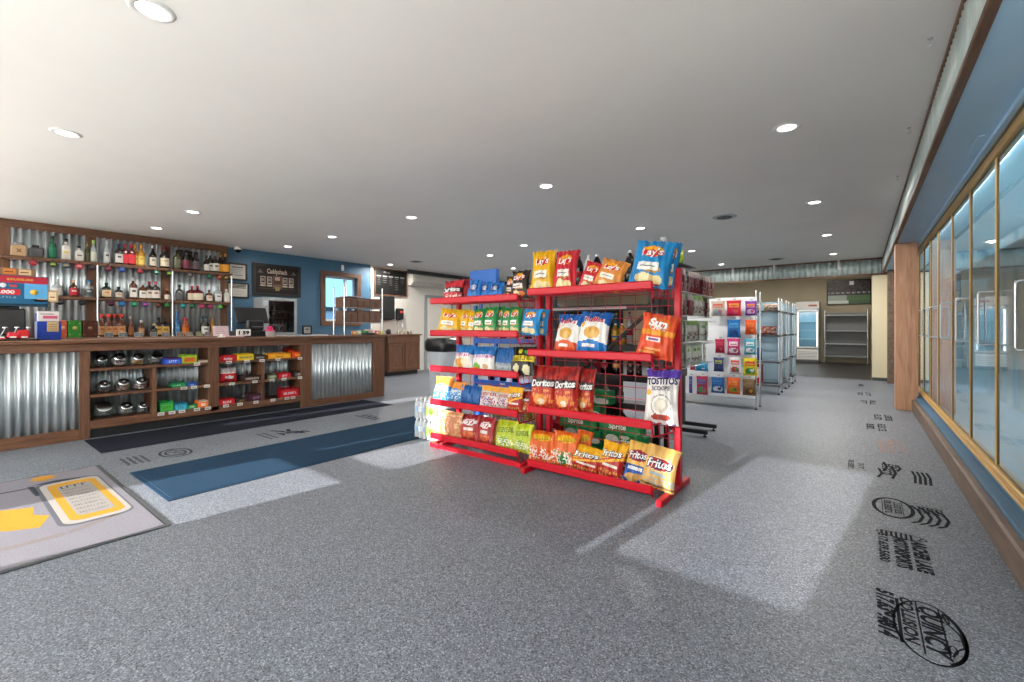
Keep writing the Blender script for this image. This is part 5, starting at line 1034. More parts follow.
kind('tan_bag', 'mustard yellow snack bag', .2, .3, .08, design('#c89a2c', ('ell', 0, .5, .6, .2, '#b0842a')), (), '#b88c28')
kind('che_blu', 'orange-topped blue cheese snack bag', .22, .33, .09, design('#3a90d0', ('spots', 9, .35, .05, .55, '#a8d0e8'), ('ell', 0, .3, .6, .15, '#2a78bc'), ('spots', 12, .3, .1, .5, '#e0ecf4'), ('arc', .68, .08, '#e89038'), ('band', .85, 1.1, '#f0a048')), [('Cheetos', 0, .58, .05, .18, '#e8f0f8', .05, .1, 6)], '#e08a30')
kind('dkblu', 'plain deep blue snack bag', .2, .3, .09, design('#1c5aa0', ('ell', -.2, .4, .5, .2, '#164a88'), ('spots', 10, .2, .1, .6, '#2c70b8')), (), '#164a8c')
kind('wht_red', 'white, red and blue corn snack bag', .22, .3, .09, design('#e0d4d0', ('spots', 9, .35, .05, .5, '#b84050'), ('spots', 13, .3, .08, .5, '#4a5c9c'), ('diag', .62, .1, '#d0c0bc'), ('band', .78, 1.1, '#f0b048')), [('~7', 0, .62, .04, .19, '#a83040', .04, .1, 5)], '#e8a840')
kind('puf', 'blue and white puffed corn bag', .22, .3, .09, design('#eae8e4', ('ell', -.45, .2, .35, .16, '#7ab850'), ('ell', -.5, .1, .3, .09, '#e0803c'), ('ell', .4, .22, .4, .18, '#f4f2ee'), ('ell', .4, .22, .25, .1, '#d8b890'), ('band', .60, 1.1, '#1f6cb4'), ('rect', -.9, .54, .9, .64, '#b06aa0')), [('~8', 0, .59, .042, .19, '#f0e0f0', .04, .05, 2)], '#1c62a8')
kind('puf_org', 'blue and orange puffed snack bag', .22, .3, .09, design('#e8e4dc', ('band', -1, .12, '#e05a28'), ('ell', -.1, .3, .5, .18, '#e0a048'), ('ell', .3, .3, .3, .16, '#f0e0c0'), ('band', .60, 1.1, '#1f70b8'), ('rect', -.8, .53, .8, .64, '#c07090')), [('~5', 0, .585, .045, .15, '#f4ecf4', .04, .05, 2)], '#1c62a8')
kind('slv', 'blue and silver snack bag', .16, .3, .08, design('#1a5c9c', ('band', -1, .4, '#a8b0b8'), ('spots', 8, .3, .05, .4, '#70787f')), (), '#164e88')
kind('smart', 'black popcorn bag with yellow band', .22, .3, .09, design('#1c1a1a', ('ell', -.4, .25, .3, .14, '#d8cfa8'), ('ell', .45, .2, .32, .16, '#e0d8b4'), ('band', .48, .64, '#e8d020'), ('ell', -.2, .82, .2, .08, '#d8c820'), ('ell', .4, .80, .2, .07, '#4a9a3a')), [('~9', 0, .56, .04, .19, '#1c1a1a', .05, .15, 6)], '#161414')

SHELF = {('L', 0): 'the left red rack\'s top shelf', ('L', 1): 'the left red rack\'s second shelf', ('L', 2): 'the left red rack\'s third shelf', ('L', 3): 'the left red rack\'s fourth shelf', ('L', 4): 'the left red rack\'s bottom shelf',
         ('R', 0): 'the right red rack\'s top shelf', ('R', 1): 'the right red rack\'s second shelf', ('R', 2): 'the right red rack\'s third shelf', ('R', 3): 'the right red rack\'s bottom shelf'}
# px left, px right, top y, kind, extra depth, lean
BAGS = {('L', 0): [(443, 461, 281, 'dor_sm', 0), (459, 469, 279.5, 'mar', .05), (467.5, 480, 280.5, 'blu_log', 0), (479, 490, 282, 'blu_log', .03), (488, 503, 283, 'blu_log', .0), (505, 513, 277, 'lay_blk', .05), (511, 528, 271, 'lay_blk', .0)],
 ('L', 1): [(438, 459, 309.5, 'lay_yel', 0), (457, 468, 310, 'lay_yel', .05), (466, 476, 312, 'lay_yel', .02), (473, 484.5, 309, 'lay_grn', 0), (483, 496, 307.5, 'lay_grn', 0), (494, 503, 307, 'lay_grn', .05), (501, 510, 308, 'lay_grn', .05), (508, 520, 307, 'lay_grn', .06), (519.5, 539, 309.5, 'lay_blu', -.03), (534, 546, 310, 'lay_blu', .06)],
 ('L', 2): [(453.5, 472, 345, 'puf_org', 0), (472, 494, 346.5, 'puf', 0), (492, 501, 347.5, 'slv', .03), (499, 507, 348, 'slv', .03), (505, 513, 347.5, 'slv', .03), (511, 533, 347, 'smart', -.02)],
 ('L', 3): [(433.5, 450.5, 376.5, 'che_blu', 0), (448, 464, 382, 'che_blu', 0), (460, 472, 385, 'dkblu', .0), (468.5, 480.5, 386, 'dkblu', 0), (479.5, 497.5, 386, 'wht_red', 0), (496, 508, 388, 'wht_red', .03), (506, 522, 387, 'fri', 0), (519, 530, 391, 'dor_red', .05)],
 ('L', 4): [(437, 462, 411, 'pork', -.01), (460, 478, 414.5, 'lay_dkr', 0), (477, 493, 417, 'lay_dkr', 0), (490, 499, 420.5, 'tan_bag', .05), (494.5, 516, 420.5, 'lime', 0), (513.5, 531, 423.5, 'lime', 0)],
 ('R', 0): [(531, 553, 251, 'lay_yel', 0), (552.5, 574.5, 250.5, 'lay_red', 0), (575, 597, 262.5, 'lay_red', .03), (589, 622, 260.5, 'lay_org', 0), (628, 666, 241.5, 'lay_blu', .0), (652, 667, 242, 'lay_blu', .09), (661, 673, 242.5, 'lay_blu', .16)],
 ('R', 1): [(553, 577.5, 315, 'ruf_org', .06), (575.5, 605, 312.5, 'ruf_blu', .05), (636, 671, 314.5, 'sun', .0)],
 ('R', 2): [(529, 555, 366, 'dor_red', 0), (552, 577.5, 367, 'dor_red', 0), (574, 592, 369, 'dor_red', .08), (644, 677, 370, 'tost', .04)],
 ('R', 3): [(528, 553, 431, 'che_org', 0), (551, 577, 432, 'che_grn', 0), (573, 589, 430.5, 'che_org', .12), (569.5, 600, 446, 'fri', 0), (595, 620, 443, 'fri', 0), (614, 628, 443, 'fri', .1), (622, 645, 443, 'fri_scp', .02), (639.5, 673, 447, 'fri_tan', 0)]}
ORDN = ['first', 'second', 'third', 'fourth', 'fifth']
RB = random.Random(4)
for (side, s), lst in BAGS.items():
    zt = (LT if side == 'L' else RT)[s]-.044; xmax = -2.37 if side == 'L' else -1.10
    tot = {}
    for b in lst: tot[b[3]] = tot.get(b[3], 0)+1
    seen = {}
    for (a, c, yt, k, dy) in lst:
        desc, w, h, t, mb, cell = K[k]; y = YL+.075+dy; seen[k] = seen.get(k, 0)+1
        pa, pb = on_y(a, 350, y), on_y(c, 350, y); W = (pb.x-pa.x)*1.04
        lean = R(-13+RB.uniform(-3, 3)); tilt = R(RB.uniform(-2.5, 2.5)); yaw = R(RB.uniform(-5, 9))
        if k == 'lay_blu' and side == 'R': tilt = R(9); yaw = R(8)
        if k in ('lay_org',) or (side == 'R' and s == 0 and seen[k] == 2 and k == 'lay_red'): tilt = R(17)
        if k == 'sun': tilt = R(9)
        if side == 'R' and s == 3 and k.startswith('fri'): tilt = R(7); lean -= R(4)
        if k == 'ruf_blu': tilt = R(4)
        if k.startswith('lay_yel') and side == 'L': tilt = R(6)
        H = (on_y((a+c)/2, yt, y+.05).z-zt)/math.cos(lean); 
        if tilt > R(12): W *= .86
        pos = ((pa.x+pb.x)/2, y, zt+.003); sc = (W/w, min(1.15, max(.6, W/w)), H/h)
        S = ('left' if side == 'L' else 'right')+' red rack '+(['top', 'second', 'third', 'fourth', 'bottom'][s] if side == 'L' else ['top', 'second', 'third', 'bottom'][s])+' shelf'
        dd = f'{desc}, {S}' if tot[k] == 1 else f'{ORDN[seen[k]-1]} {desc} from the left, {S}'
        if cell[0] is None:
            o = tag(mb.build('chip_bag', loc=pos, rot=(lean, tilt, yaw)), dd, 'chip bag', 'chip bags on the red racks'); o.scale = sc; cell[0] = o
        else: dup(cell[0], pos, (lean, tilt, yaw), sc, dd, 'chip bags on the red racks')

# ================================================================== WATER, SODA AND THE RACKS BEHIND
def water_pack(loc, nx, ny, label, rot=0):
    t = thing('water_pack', label, 'water bottles', loc, rot=(0, 0, rot), group='shrink-wrapped water packs'); p = .064
    mb = MB(); k = .03
    for i in range(nx):
        for j in range(ny):
            M = Matrix.Translation(((i-(nx-1)/2)*p, (j-(ny-1)/2)*p, 0))
            mb.lathe([(.026, 0), (.031, .008), (.031, .05), (.029, .06), (.031, .07), (.031, .14), (.024, .175), (.0125, .19), (.0125, .2)], 'clear_plastic', n=12, M=M)
    mb.build('bottles', t); mb = MB()
    for i in range(nx):
        for j in range(ny):
            M = Matrix.Translation(((i-(nx-1)/2)*p, (j-(ny-1)/2)*p, 0))
            mb.lathe([(.0316, .075), (.0316, .13)], 'print', ('#9ac0dc', '#e4ecf0', '#aab8d8', '#cfdce4')[(i+2*j) % 4], n=12, M=M); mb.lathe([(.0145, .192), (.0145, .212), (.0005, .213)], 'print', '#eef0f2', n=10, M=M)
    mb.build('labels_and_caps', t); mb = MB(); a, b = nx*p/2, ny*p/2
    mb.box(-a*.1, -b-.003, .05, a*.7, -b-.001, .15, 'print', '#b4cc6a', b=.0008); mb.lathe([(.0005, .0015), (.035, .0015), (.035, 0)], 'print', '#5a9a2c', n=14, M=Matrix.Translation((a*.3, -b-.003, .1)) @ Matrix.Rotation(R(90), 4, 'X'))
    mb.build('wrap_print', t); return t
water_pack((-3.70, 3.40, 0), 7, 4, 'lower pack of water bottles on the floor at the left rack end'); water_pack((-3.70, 3.40, .216), 7, 4, 'upper pack of water bottles stacked at the left rack end')
for k, x in enumerate((-3.12, -2.72)):
    water_pack((x, 3.86, 0), 6, 4, f'{"left" if k == 0 else "right"} lower pack of water bottles behind the left red rack'); water_pack((x, 3.86, .216), 6, 4, f'{"left" if k == 0 else "right"} upper pack of water bottles behind the left red rack')
def can_case(loc, c, c2, txt, label, l=.40, d=.13, h=.125, rot=0):
    t = thing('soda_case', label, 'soda case', loc, rot=(0, 0, rot), group='cardboard soda cases')
    mb = MB(); mb.box(-l/2, -d/2, 0, l/2, d/2, h, 'print', c, b=.005); mb.build('carton', t); mb = MB(); y = -d/2
    for u, v, ru, rv in ((-.28, .6, .16, .45), (.3, .25, .2, .3), (.02, .85, .12, .2)):
        n = 18; pts = [Vector((max(-l/2+.006, min(l/2-.006, (u+ru*math.cos(6.283*i/n))*l)), y-.0012, max(.006, min(h-.006, (v+rv*math.sin(6.283*i/n)*.8)*h)))) for i in range(n)]; mb.add(pts, [list(range(n))], 'print', c2)
    mb.text(txt, lambda a, b: Vector((-.02+a, y-.0024, h*.5+b)), 'print', '#ffffff', .04, .1, height=h*.4, maxw=l*.5)
    mb.text(txt, lambda a, b: Vector((l*.3+a, b, h+.0015)), 'print', '#ffffff', .04, .1, height=.04, maxw=l*.3)
    mb.build('print', t); return t
gx = [(-2.13, '#14884a', '#d8e0d4', 'Sprite'), (-1.70, '#14884a', '#d8e0d4', 'Sprite')]
nm = ['bottom', 'second', 'third', 'topmost']
for ci, (x, c, c2, tx) in enumerate(gx):
    for k in range(4 - ci):
        can_case((x+.02*((k % 2)*2-1), 3.86, .1255*k), c, c2 if k % 2 else '#2a9a5c', tx, f'green lemon-lime soda case, {nm[k]} of the {"left" if ci == 0 else "right"} stack behind the right red rack')
can_case((-2.02, 3.86, .502), '#14884a', '#e6e6de', 'Sprite', 'green soda case with white splash, alone on top of the green stacks')
for k in range(3): can_case((-2.46, 3.98, .1255*k), '#a81424', '#c83040', 'Coke', f'red cola case, {("bottom", "middle", "top")[k]} of the stack behind the rack uprights', l=.2, d=.26)
# black soda rack with crossed braces
t = thing('soda_rack', 'black steel soda rack with crossed braces behind the right red rack', 'rack', (0, 0, 0)); SX0, SX1, SY0, SY1 = -2.82, -1.52, 4.2, 4.45
for x in (SX0, SX1):
    for y in (SY0, SY1): MB().box(x-.022, y-.022, 0, x+.022, y+.022, 1.64, 'black_metal', b=.003).build('post', t)
SZs = [.16, .46, .735, 1.035, 1.43, 1.655]
for z in SZs:
    mb = MB(); mb.box(SX0, SY0, z-.02, SX1, SY1, z, 'black_metal', b=.003); mb.box(SX0, SY0-.022, z-.05, SX1, SY0, z+.012, 'black_metal', b=.003)
    if 1.4 < z < 1.5: mb.box(SX0+.1, SY0-.024, z-.03, SX0+1.0, SY0-.022, z-.005, 'steel', b=.0008)  # highlight on the black rail, put in as a grey strip
    mb.build('shelf', t)
for a, b in (((SX1-.03, 1.40), (SX0+.55, .78)), ((SX0+.5, .86), (SX1-.05, .06)), ((SX0+.05, 1.40), (SX0+.75, .70))):
    mb = MB(); d = (Vector((b[0], SY0-.03, b[1]))-Vector((a[0], SY0-.03, a[1]))); L = d.length; ang = math.atan2(d.z, d.x)
    mb.box(0, -.006, -.018, L, .006, .018, 'black_metal', b=.002, M=Matrix.Translation((a[0], SY0-.034, a[1])) @ Matrix.Rotation(-ang, 4, 'Y')); mb.build('brace', t)
MB().box(SX0+.05, SY1-.02, .1, SX1-.45, SY1-.005, 1.42, 'black_metal').build('back_sheet', t)
# soda bottles
def soda(loc, r, h, liq, lab, cap, label, grp, lab2=None):
    t = thing('soda_bottle', label, 'bottle', loc, group=grp)
    MB().lathe([(r*.75, 0), (r, .015), (r, h*.28), (r*.92, h*.4), (r, h*.52), (r*.98, h*.68), (r*.5, h*.86), (r*.28, h*.92), (r*.28, h*.95)], 'bottle_glass', liq, n=16).build('bottle', t)
    mb = MB(); mb.lathe([(r*1.01, h*.30), (r*.96, h*.40), (r*1.01, h*.50)], 'print', lab, n=16)
    if lab2: mb.lathe([(r*1.025, h*.36), (r*1.0, h*.40), (r*1.025, h*.44)], 'print', lab2, n=16)
    mb.build('label', t); MB().lathe([(r*.34, h*.94), (r*.34, h*.995), (r*.28, h), (.0005, h)], 'print', cap, n=12).build('cap', t)
for px, liq, lab, cap, l in ((557, '#2a1210', '#b01c28', '#b01c34', 'dark soda bottle with red cap above the two tall chip bags'), (579, '#1c0f0e', '#a81c28', '#8a1c2c', 'dark soda bottle with maroon cap, right of the red chip bag'), (588.5, '#d8dcde', '#b8bcc0', '#d8d8d8', 'clear soda bottle with white cap above the leaning chip bags'), (597, '#1c0f0e', '#a81c28', '#c8c8cc', 'dark soda bottle behind the leaning chip bags on the top rack'), (630, '#201412', '#3a3436', '#d8dadc', 'dark soda bottle with white cap left of the large blue chip bag')):
    p = on_y(px, 300, 4.33); soda((p.x, 4.33, 1.655), .054, .335, liq, lab, cap, l, 'soda bottles on the black rack')
for px, z, h, liq, lab, cap, l, l2 in ((607.5, 1.035, .22, '#8ab4d0', '#2c5a9c', '#c03040', 'bottle with blue label on the black rack behind the wire grid', '#d84a58'), (617, 1.035, .22, '#c8a828', '#e0b820', '#e8e4e0', 'yellow-labelled bottle behind the wire grid, left of two', '#4a6ab0'), (624, 1.035, .22, '#c8a828', '#e0b820', '#e8e4e0', 'yellow-labelled bottle behind the wire grid, right of two', '#4a6ab0'), (613, 1.25, .12, '#2a8aa0', '#d8c028', '#d8b820', 'small teal and yellow bottle high behind the wire grid', None),
        (606, .735, .24, '#1a1416', '#b83850', '#2a1c18', 'dark bottle with blue neck behind the grid, left of two', '#d85a78'), (618, .735, .24, '#1c1618', '#d89a50', '#2a1c18', 'dark bottle with tan label behind the grid, right of two', '#e0b070'), (632, .735, .18, '#221a1a', '#5a3c34', '#d8d4d0', 'short dark bottle with white cap behind the wire grid', None), (640, .735, .18, '#1c1616', '#4a342c', '#c8c4c0', 'short dark bottle next to the dark grey post', None), (608, .46, .17, '#c8b0a0', '#c04030', '#d8d8d8', 'bottle with red label low behind the wire grid', None), (622, .46, .15, '#6a6a6c', '#8a8a8c', '#d0d0d0', 'grey bottle low behind the wire grid', None)):
    if z == 1.25: z = 1.035; h = .33
    p = on_y(px, 350, SY0+.10); soda((p.x, SY0+.06+(.11 if h > .3 else 0), z), .036, h, liq, lab, cap, l, 'bottles on the black rack', l2)
for px, l in ((629.5, 'white and red bottle standing high behind the wire grid'), (655, 'grey bottle standing high behind the orange red chip bag')):
    p = on_y(px, 320, SY0+.17); soda((p.x, SY0+.17, 1.035), .036, .34, '#d8d2ce' if px < 640 else '#7a7c80', '#b82c38' if px < 640 else '#9a9ca0', '#b83040' if px < 640 else '#8a8c90', l, 'bottles on the black rack')
pa, pb = on_y(563, 340, 4.3), on_y(600, 340, 4.3); mb = MB(); w = (pb.x-pa.x)/2
mb.box(-w, -.08, 0, w, .08, .32, 'print', '#d8d0cc', b=.006)
for k in range(3): mb.box(-w*.98, -.0815, .06+.09*k, w*.98, -.0802, .066+.09*k, 'print', '#b8808a')
mb.box(-w*.15, -.0822, 0.0, -w*.02, -.0802, .32, 'print', '#a83448')
tag(mb.build('white_carton', loc=((pa.x+pb.x)/2, 4.30, 1.035)), 'white carton with red stripes behind the ridged chip bags', 'box')
pa, pb = on_y(585, 365, 4.3), on_y(602, 365, 4.3); mb = MB(); w = (pb.x-pa.x)/2
mb.box(-w, -.08, 0, w, .08, .22, 'print', '#a02834', b=.008); mb.text('LOW ~'[:3], lambda a, b: Vector((a, -.082, .13+b)), 'print', '#e0c8c8', .03, 0, height=.03, maxw=w*1.7)
tag(mb.build('red_carton', loc=((pa.x+pb.x)/2, 4.30, .735)), 'red carton just below the ridged chip bags, behind the grid', 'box')
# blue soda rack far behind the left red rack
t = thing('blue_soda_rack', 'blue soda rack with a blue header panel behind the left red rack', 'rack', (0, 0, 0)); BX0, BX1, BY = -4.02, -3.02, 4.4
for x in (BX0, BX1):
    for y in (BY, BY+.42): MB().box(x-.022, y-.022, 0, x+.022, y+.022, 1.50, 'blue_metal', b=.003).build('post', t)
BZ = [.10, .52, 1.06]
for z in BZ:
    mb = MB(); mb.box(BX0, BY-.02, z-.05, BX1, BY, z+.02, 'blue_metal', b=.004); mb.box(BX0, BY, z-.02, BX1, BY+.42, z, 'blue_metal', b=.003); mb.build('shelf', t)
mb = MB(); mb.box(-4.13, BY+.0, 1.66, -3.665, BY+.07, 1.965, 'pepsi_blue', b=.006); mb.box(-3.98, BY+.02, 1.40, -3.94, BY+.05, 1.68, 'blue_metal'); mb.build('header_panel', t)
mb = MB(); mb.text('pepsi', lambda a, b: Vector((-3.55+a, BY-.022, .505+b)), 'print', '#d8e4f4', .04, 0, height=.03); mb.build('lettering', t)
k = 0
for z, cols in ((.52, ('#14161a', '#1c1a3a', '#14161a')), (1.06, ('#c8b0a4', '#1c1c20', '#cfc8c0', '#1c1c20'))):
    for i, c in enumerate(cols):
        x = -3.85+i*.2; soda((x, BY+.12, z), .045, .27, c, ('#1c4a9c', '#8a2434', '#b8b0a8', '#2a2a30')[i], '#d8d8d8', f'{ORDN[i]} bottle from the left on the {"middle" if z < 1 else "upper"} shelf of the blue rack', 'bottles on the blue rack')
# dark floor stand seen behind: folded crate and bin
t = thing('trash_bin', 'tall pale grey bin with a black bag folded over its rim', 'bin', (-5.72, 5.45, 0))
mb = MB(); mb.lathe([(.20, 0), (.205, .02), (.245, .86), (.25, .9)], 'bin_grey', n=24, square=.55); mb.build('bin', t)
mb = MB(); pr = []
mb.lathe([(.252, .80), (.268, .84), (.272, .92), (.262, .99), (.235, 1.03), (.19, 1.0), (.17, .95), (.0005, .93)], 'grey_bag', n=28, square=.5); mb.build('bag_liner', t)
# jerky display
t = thing('peg_rack', 'black steel peg rack on long feet hung with snack packs', 'rack', (0, 0, 0)); PX = -1.55
for y in (5.26, 5.64):
    mb = MB(); mb.box(-1.79, y-.03, .03, -1.70, y+.03, 1.84, 'dark_grey', b=.004); mb.build('post', t)
    mb = MB(); mb.box(-1.82, y-.022, .03, -1.34, y+.022, .075, 'black_metal', b=.004); mb.lathe([(.022, 0), (.022, .012), (.008, .016), (.008, .03)], 'black_plastic', n=10, M=Matrix.Translation((-1.37, y, 0))); mb.lathe([(.022, 0), (.022, .012), (.008, .016), (.008, .03)], 'black_plastic', n=10, M=Matrix.Translation((-1.78, y, 0))); mb.build('foot', t)
mb = MB(); mb.box(-1.72, 4.49, .62, -1.69, 5.70, 1.84, 'dark_grey', b=.003); mb.build('back_panel', t)
PZ = [1.79, 1.545, 1.27, 1.02]
for z in PZ:
    mb = MB(); mb.tube([(-1.69, 4.50, z+.01), (-1.69, 5.70, z+.01)], .006, 'steel')
    mb.tube([(-1.40, 4.50, z-.215), (-1.40, 5.70, z-.215)], .005, 'steel')
    for k in range(15): mb.cyl((-1.69, 4.53+k*.083, z+.008), (-1.36, 4.53+k*.083, z+.014), .0028, 'steel', n=5)
    for y in (4.50, 5.70): mb.tube([(-1.69, y, z-.215), (-1.40, y, z-.215)], .005, 'steel')
    mb.build('peg_row', t)
jm = {}
jd = [('dark', 'dark red meat snack pack', design('#7a2430', ('band', .72, 1.1, '#b8a8a4'), ('band', .30, .36, '#c8b0ac'), ('spots', 8, .4, .05, .7, '#5a1822'), ('rect', -.2, .4, .25, .68, '#9a4a50'))), ('pale', 'clear green-topped meat snack pack', design('#c8ccc4', ('band', .80, 1.1, '#8ab860'), ('spots', 9, .4, .05, .5, '#7a3c3c'), ('rect', -.5, .50, .5, .72, '#dfe4dc'), ('ell', 0, .3, .3, .2, '#a89a94'))), ('wht', 'pale green and white snack pack', design('#d2dcd2', ('ell', 0, .55, .6, .2, '#e8ece6'), ('spots', 8, .3, .05, .45, '#8a6a68'), ('band', .85, 1.1, '#b4ccb4'), ('ell', 0, .72, .5, .06, '#6ab040')))]
for k, d, f in jd: jm[k] = bag_mesh('j', .13, .22, .03, f, 10, 14, seed=len(jm)+40)
rowk = [('dark',)*15, ('pale', 'dark')*8, ('wht', 'pale')*8, ('wht',)*15]
row_d = ['top', 'second', 'third', 'lowest']; cell = {}
for r, z in enumerate(PZ):
    n = (15, 14, 13, 11)[r]
    for i in range(n):
        k = rowk[r][i]; d = dict((a, b) for a, b, c in jd)[k]; y = 4.54+i*.083
        pos = (-1.42+.02*math.sin(i*2.3+r), y, z-.205); rot = (R(2*math.sin(i*3.1)), R(2*math.cos(i*1.7)), R(90+16*math.sin(i*2.9+r)))
        l = f'{d}, {row_d[r]} row of the black peg rack'
        sc = (1, 1, (1, 1, 1.02, 1.05)[r])
        if k not in cell: o = tag(jm[k].build('snack_pack', loc=pos, rot=rot), l, 'snack pack', f'{k} packs in the {row_d[r]} peg row'); o.scale = sc; cell[k] = o
        else: dup(cell[k], pos, rot, sc, l, f'{k} packs in the {row_d[r]} peg row')
# clear tube and yellow-green ball toy on top
t = thing('clear_jug', 'clear plastic jug beside the large blue chip bags, on top of the peg rack', 'jug', (-1.60, 4.60, 1.85)); MB().lathe([(.075, .0), (.085, .02), (.085, .16), (.05, .23), (.028, .25), (.028, .27)], 'clear_plastic', n=20).build('jug', t); MB().lathe([(.032, .265), (.032, .29), (.0005, .292)], 'print', '#d8dcdc', n=14).build('cap', t)
MB().box(-1.70, 4.49, 1.84, -1.38, 4.95, 1.85, 'dark_grey', b=.003).build('top_plate', bpy.data.objects['peg_rack'])
bm = bag_mesh('g', .17, .15, .1, design('#d0e020', ('rect', -.25, 0, .2, 1, '#18a040'), ('rect', -.9, 0, -.7, 1, '#50b83a'), ('rect', .6, 0, .75, 1, '#40a838')), 14, 10)
tag(bm.build('striped_bag', loc=(-1.48, 4.63, 1.852), rot=(0, 0, R(60))), 'bright yellow and green striped pack on top of the peg rack', 'packet')
# white candy panel
t = thing('candy_display', 'white peg panel display on chrome posts hung with bright candy bags', 'display rack', (0, 0, 0)); CY = 7.43
mb = MB(); mb.box(-2.62, CY, .16, -1.235, CY+.02, 1.665, 'panel_white', b=.003)
mb.build('panel', t)
for x in (-2.64, -1.22):
    for y in (CY+.01, CY+.34): mb = MB(); mb.cyl((x, y, .0), (x, y, 1.76), .0125, 'chrome', n=10); mb.lathe([(.018, 0), (.016, .02)], 'black_plastic', n=10, M=Matrix.Translation((x, y, 0))); mb.build('post', t)
for z in (.2, .6, 1.0, 1.4):
    mb = MB(); mb.tube([(-2.64, CY+.34, z), (-1.22, CY+.34, z)], .006, 'chrome'); mb.tube([(-1.22, CY+.01, z), (-1.22, CY+.34, z)], .006, 'chrome'); mb.box(-2.6, CY+.03, z-.004, -1.25, CY+.33, z, 'steel'); mb.build('wire_shelf', t)
# candy bags: px left/right, y top/bottom, colours
def candy(c0, c1, c2, c3): return design(c0, ('ell', 0, .28, .7, .18, c2), ('ell', .25, .3, .3, .1, c3), ('rect', -.75, .55, .7, .80, c1), ('rect', -.6, .62, .5, .70, c0), ('band', .93, 1.1, c0))
CA = [(711, 725.5, 301, 316, '#c8b8a8', '#d8604a', '#8ab0c0', '#d87080', 'pale rainbow candy bag, top row'), (726.5, 741.5, 300.5, 316, '#c8203c', '#e8a040', '#e02870', '#d87030', 'red and pink candy bag, top row'), (745, 757, 301, 315.5, '#7a30a0', '#e88838', '#d8c0d8', '#e05080', 'purple candy bag, top row'),
 (727, 741, 319.5, 337.5, '#1f6cb4', '#4aa0d8', '#2a58a0', '#184a8c', 'bright blue candy bag, second row'), (745, 756.5, 320, 334.5, '#e0561c', '#e8803c', '#c84414', '#f09040', 'plain orange candy bag, second row'),
 (715, 725, 339, 353, '#b82048', '#d04868', '#a01838', '#d86080', 'crimson candy bag, third row'), (727, 740.5, 338.5, 355, '#c83878', '#f0e4e8', '#f0f0f0', '#a84a78', 'pink and white candy bag, third row'), (744, 756.5, 339, 354.5, '#48a8c0', '#e8eef0', '#f0f2f4', '#78b8d0', 'teal and white candy bag, third row'),
 (713.5, 724, 357.5, 371.5, '#2c3c70', '#a8b040', '#3a4878', '#30588c', 'navy and olive candy bag, fourth row'), (729, 741.5, 357, 374, '#dcdce0', '#e04038', '#d84848', '#58b070', 'white candy bag with red fruit, fourth row'), (743, 757.5, 358, 375.5, '#d8c820', '#e04038', '#38a048', '#e0e0d8', 'yellow and green candy bag, fourth row'),
 (695, 708.5, 362, 371, '#2a9ac8', '#48b0d8', '#2080b0', '#d8e8f0', 'turquoise candy bag low behind the peg rack'), (690, 695.5, 362, 370, '#b82040', '#d04060', '#a01838', '#d06080', 'red candy bag corner low behind the peg rack'),
 (696.5, 708, 376, 394.5, '#b02850', '#4a70a8', '#48a060', '#c84870', 'maroon and green candy bag, bottom row'), (711, 725, 377, 393, '#1c5898', '#3a78b8', '#d8e0e8', '#1c4a80', 'deep blue candy bag with white rings, bottom row'), (726.5, 740.5, 377.5, 394, '#d85a20', '#e0843c', '#a89838', '#4a7a2c', 'orange candy bag with green fruit, bottom row'), (742.5, 756, 379, 395.5, '#7a6040', '#8a7050', '#6a3c24', '#d8a838', 'brown candy bag with yellow corner, bottom row'), (689, 692.5, 376, 393, '#4a5a9c', '#8a90b0', '#38488a', '#a84a78', 'blue candy bag edge at the panel\'s left, bottom row')]
for i, (a, b, y0, y1, c0, c1, c2, c3, l) in enumerate(CA):
    yy = CY-.05; p, q = on_y(a, y1, yy), on_y(b, y1, yy); top = on_y((a+b)/2, y0, yy); w = q.x-p.x; h = top.z-(p.z+q.z)/2
    bm = bag_mesh('c', w, h, .045, candy(c0, c1, c2, c3), 14, 16, seed=60+i)
    tag(bm.build('candy_bag', loc=((p.x+q.x)/2, yy, (p.z+q.z)/2), rot=(R(2), 0, R(3*math.sin(i*2)))), l+' of the white panel', 'candy bag', 'candy bags on the white panel')
    mb = MB(); x = (p.x+q.x)/2; mb.cyl((x, CY, top.z-.015), (x, yy-.06, top.z-.01), .003, 'steel', n=5); mb.box(x-.02, CY-.002, top.z+.012, x+.02, CY, top.z+.035, 'print', '#c8ccd0'); mb.build('peg', t)
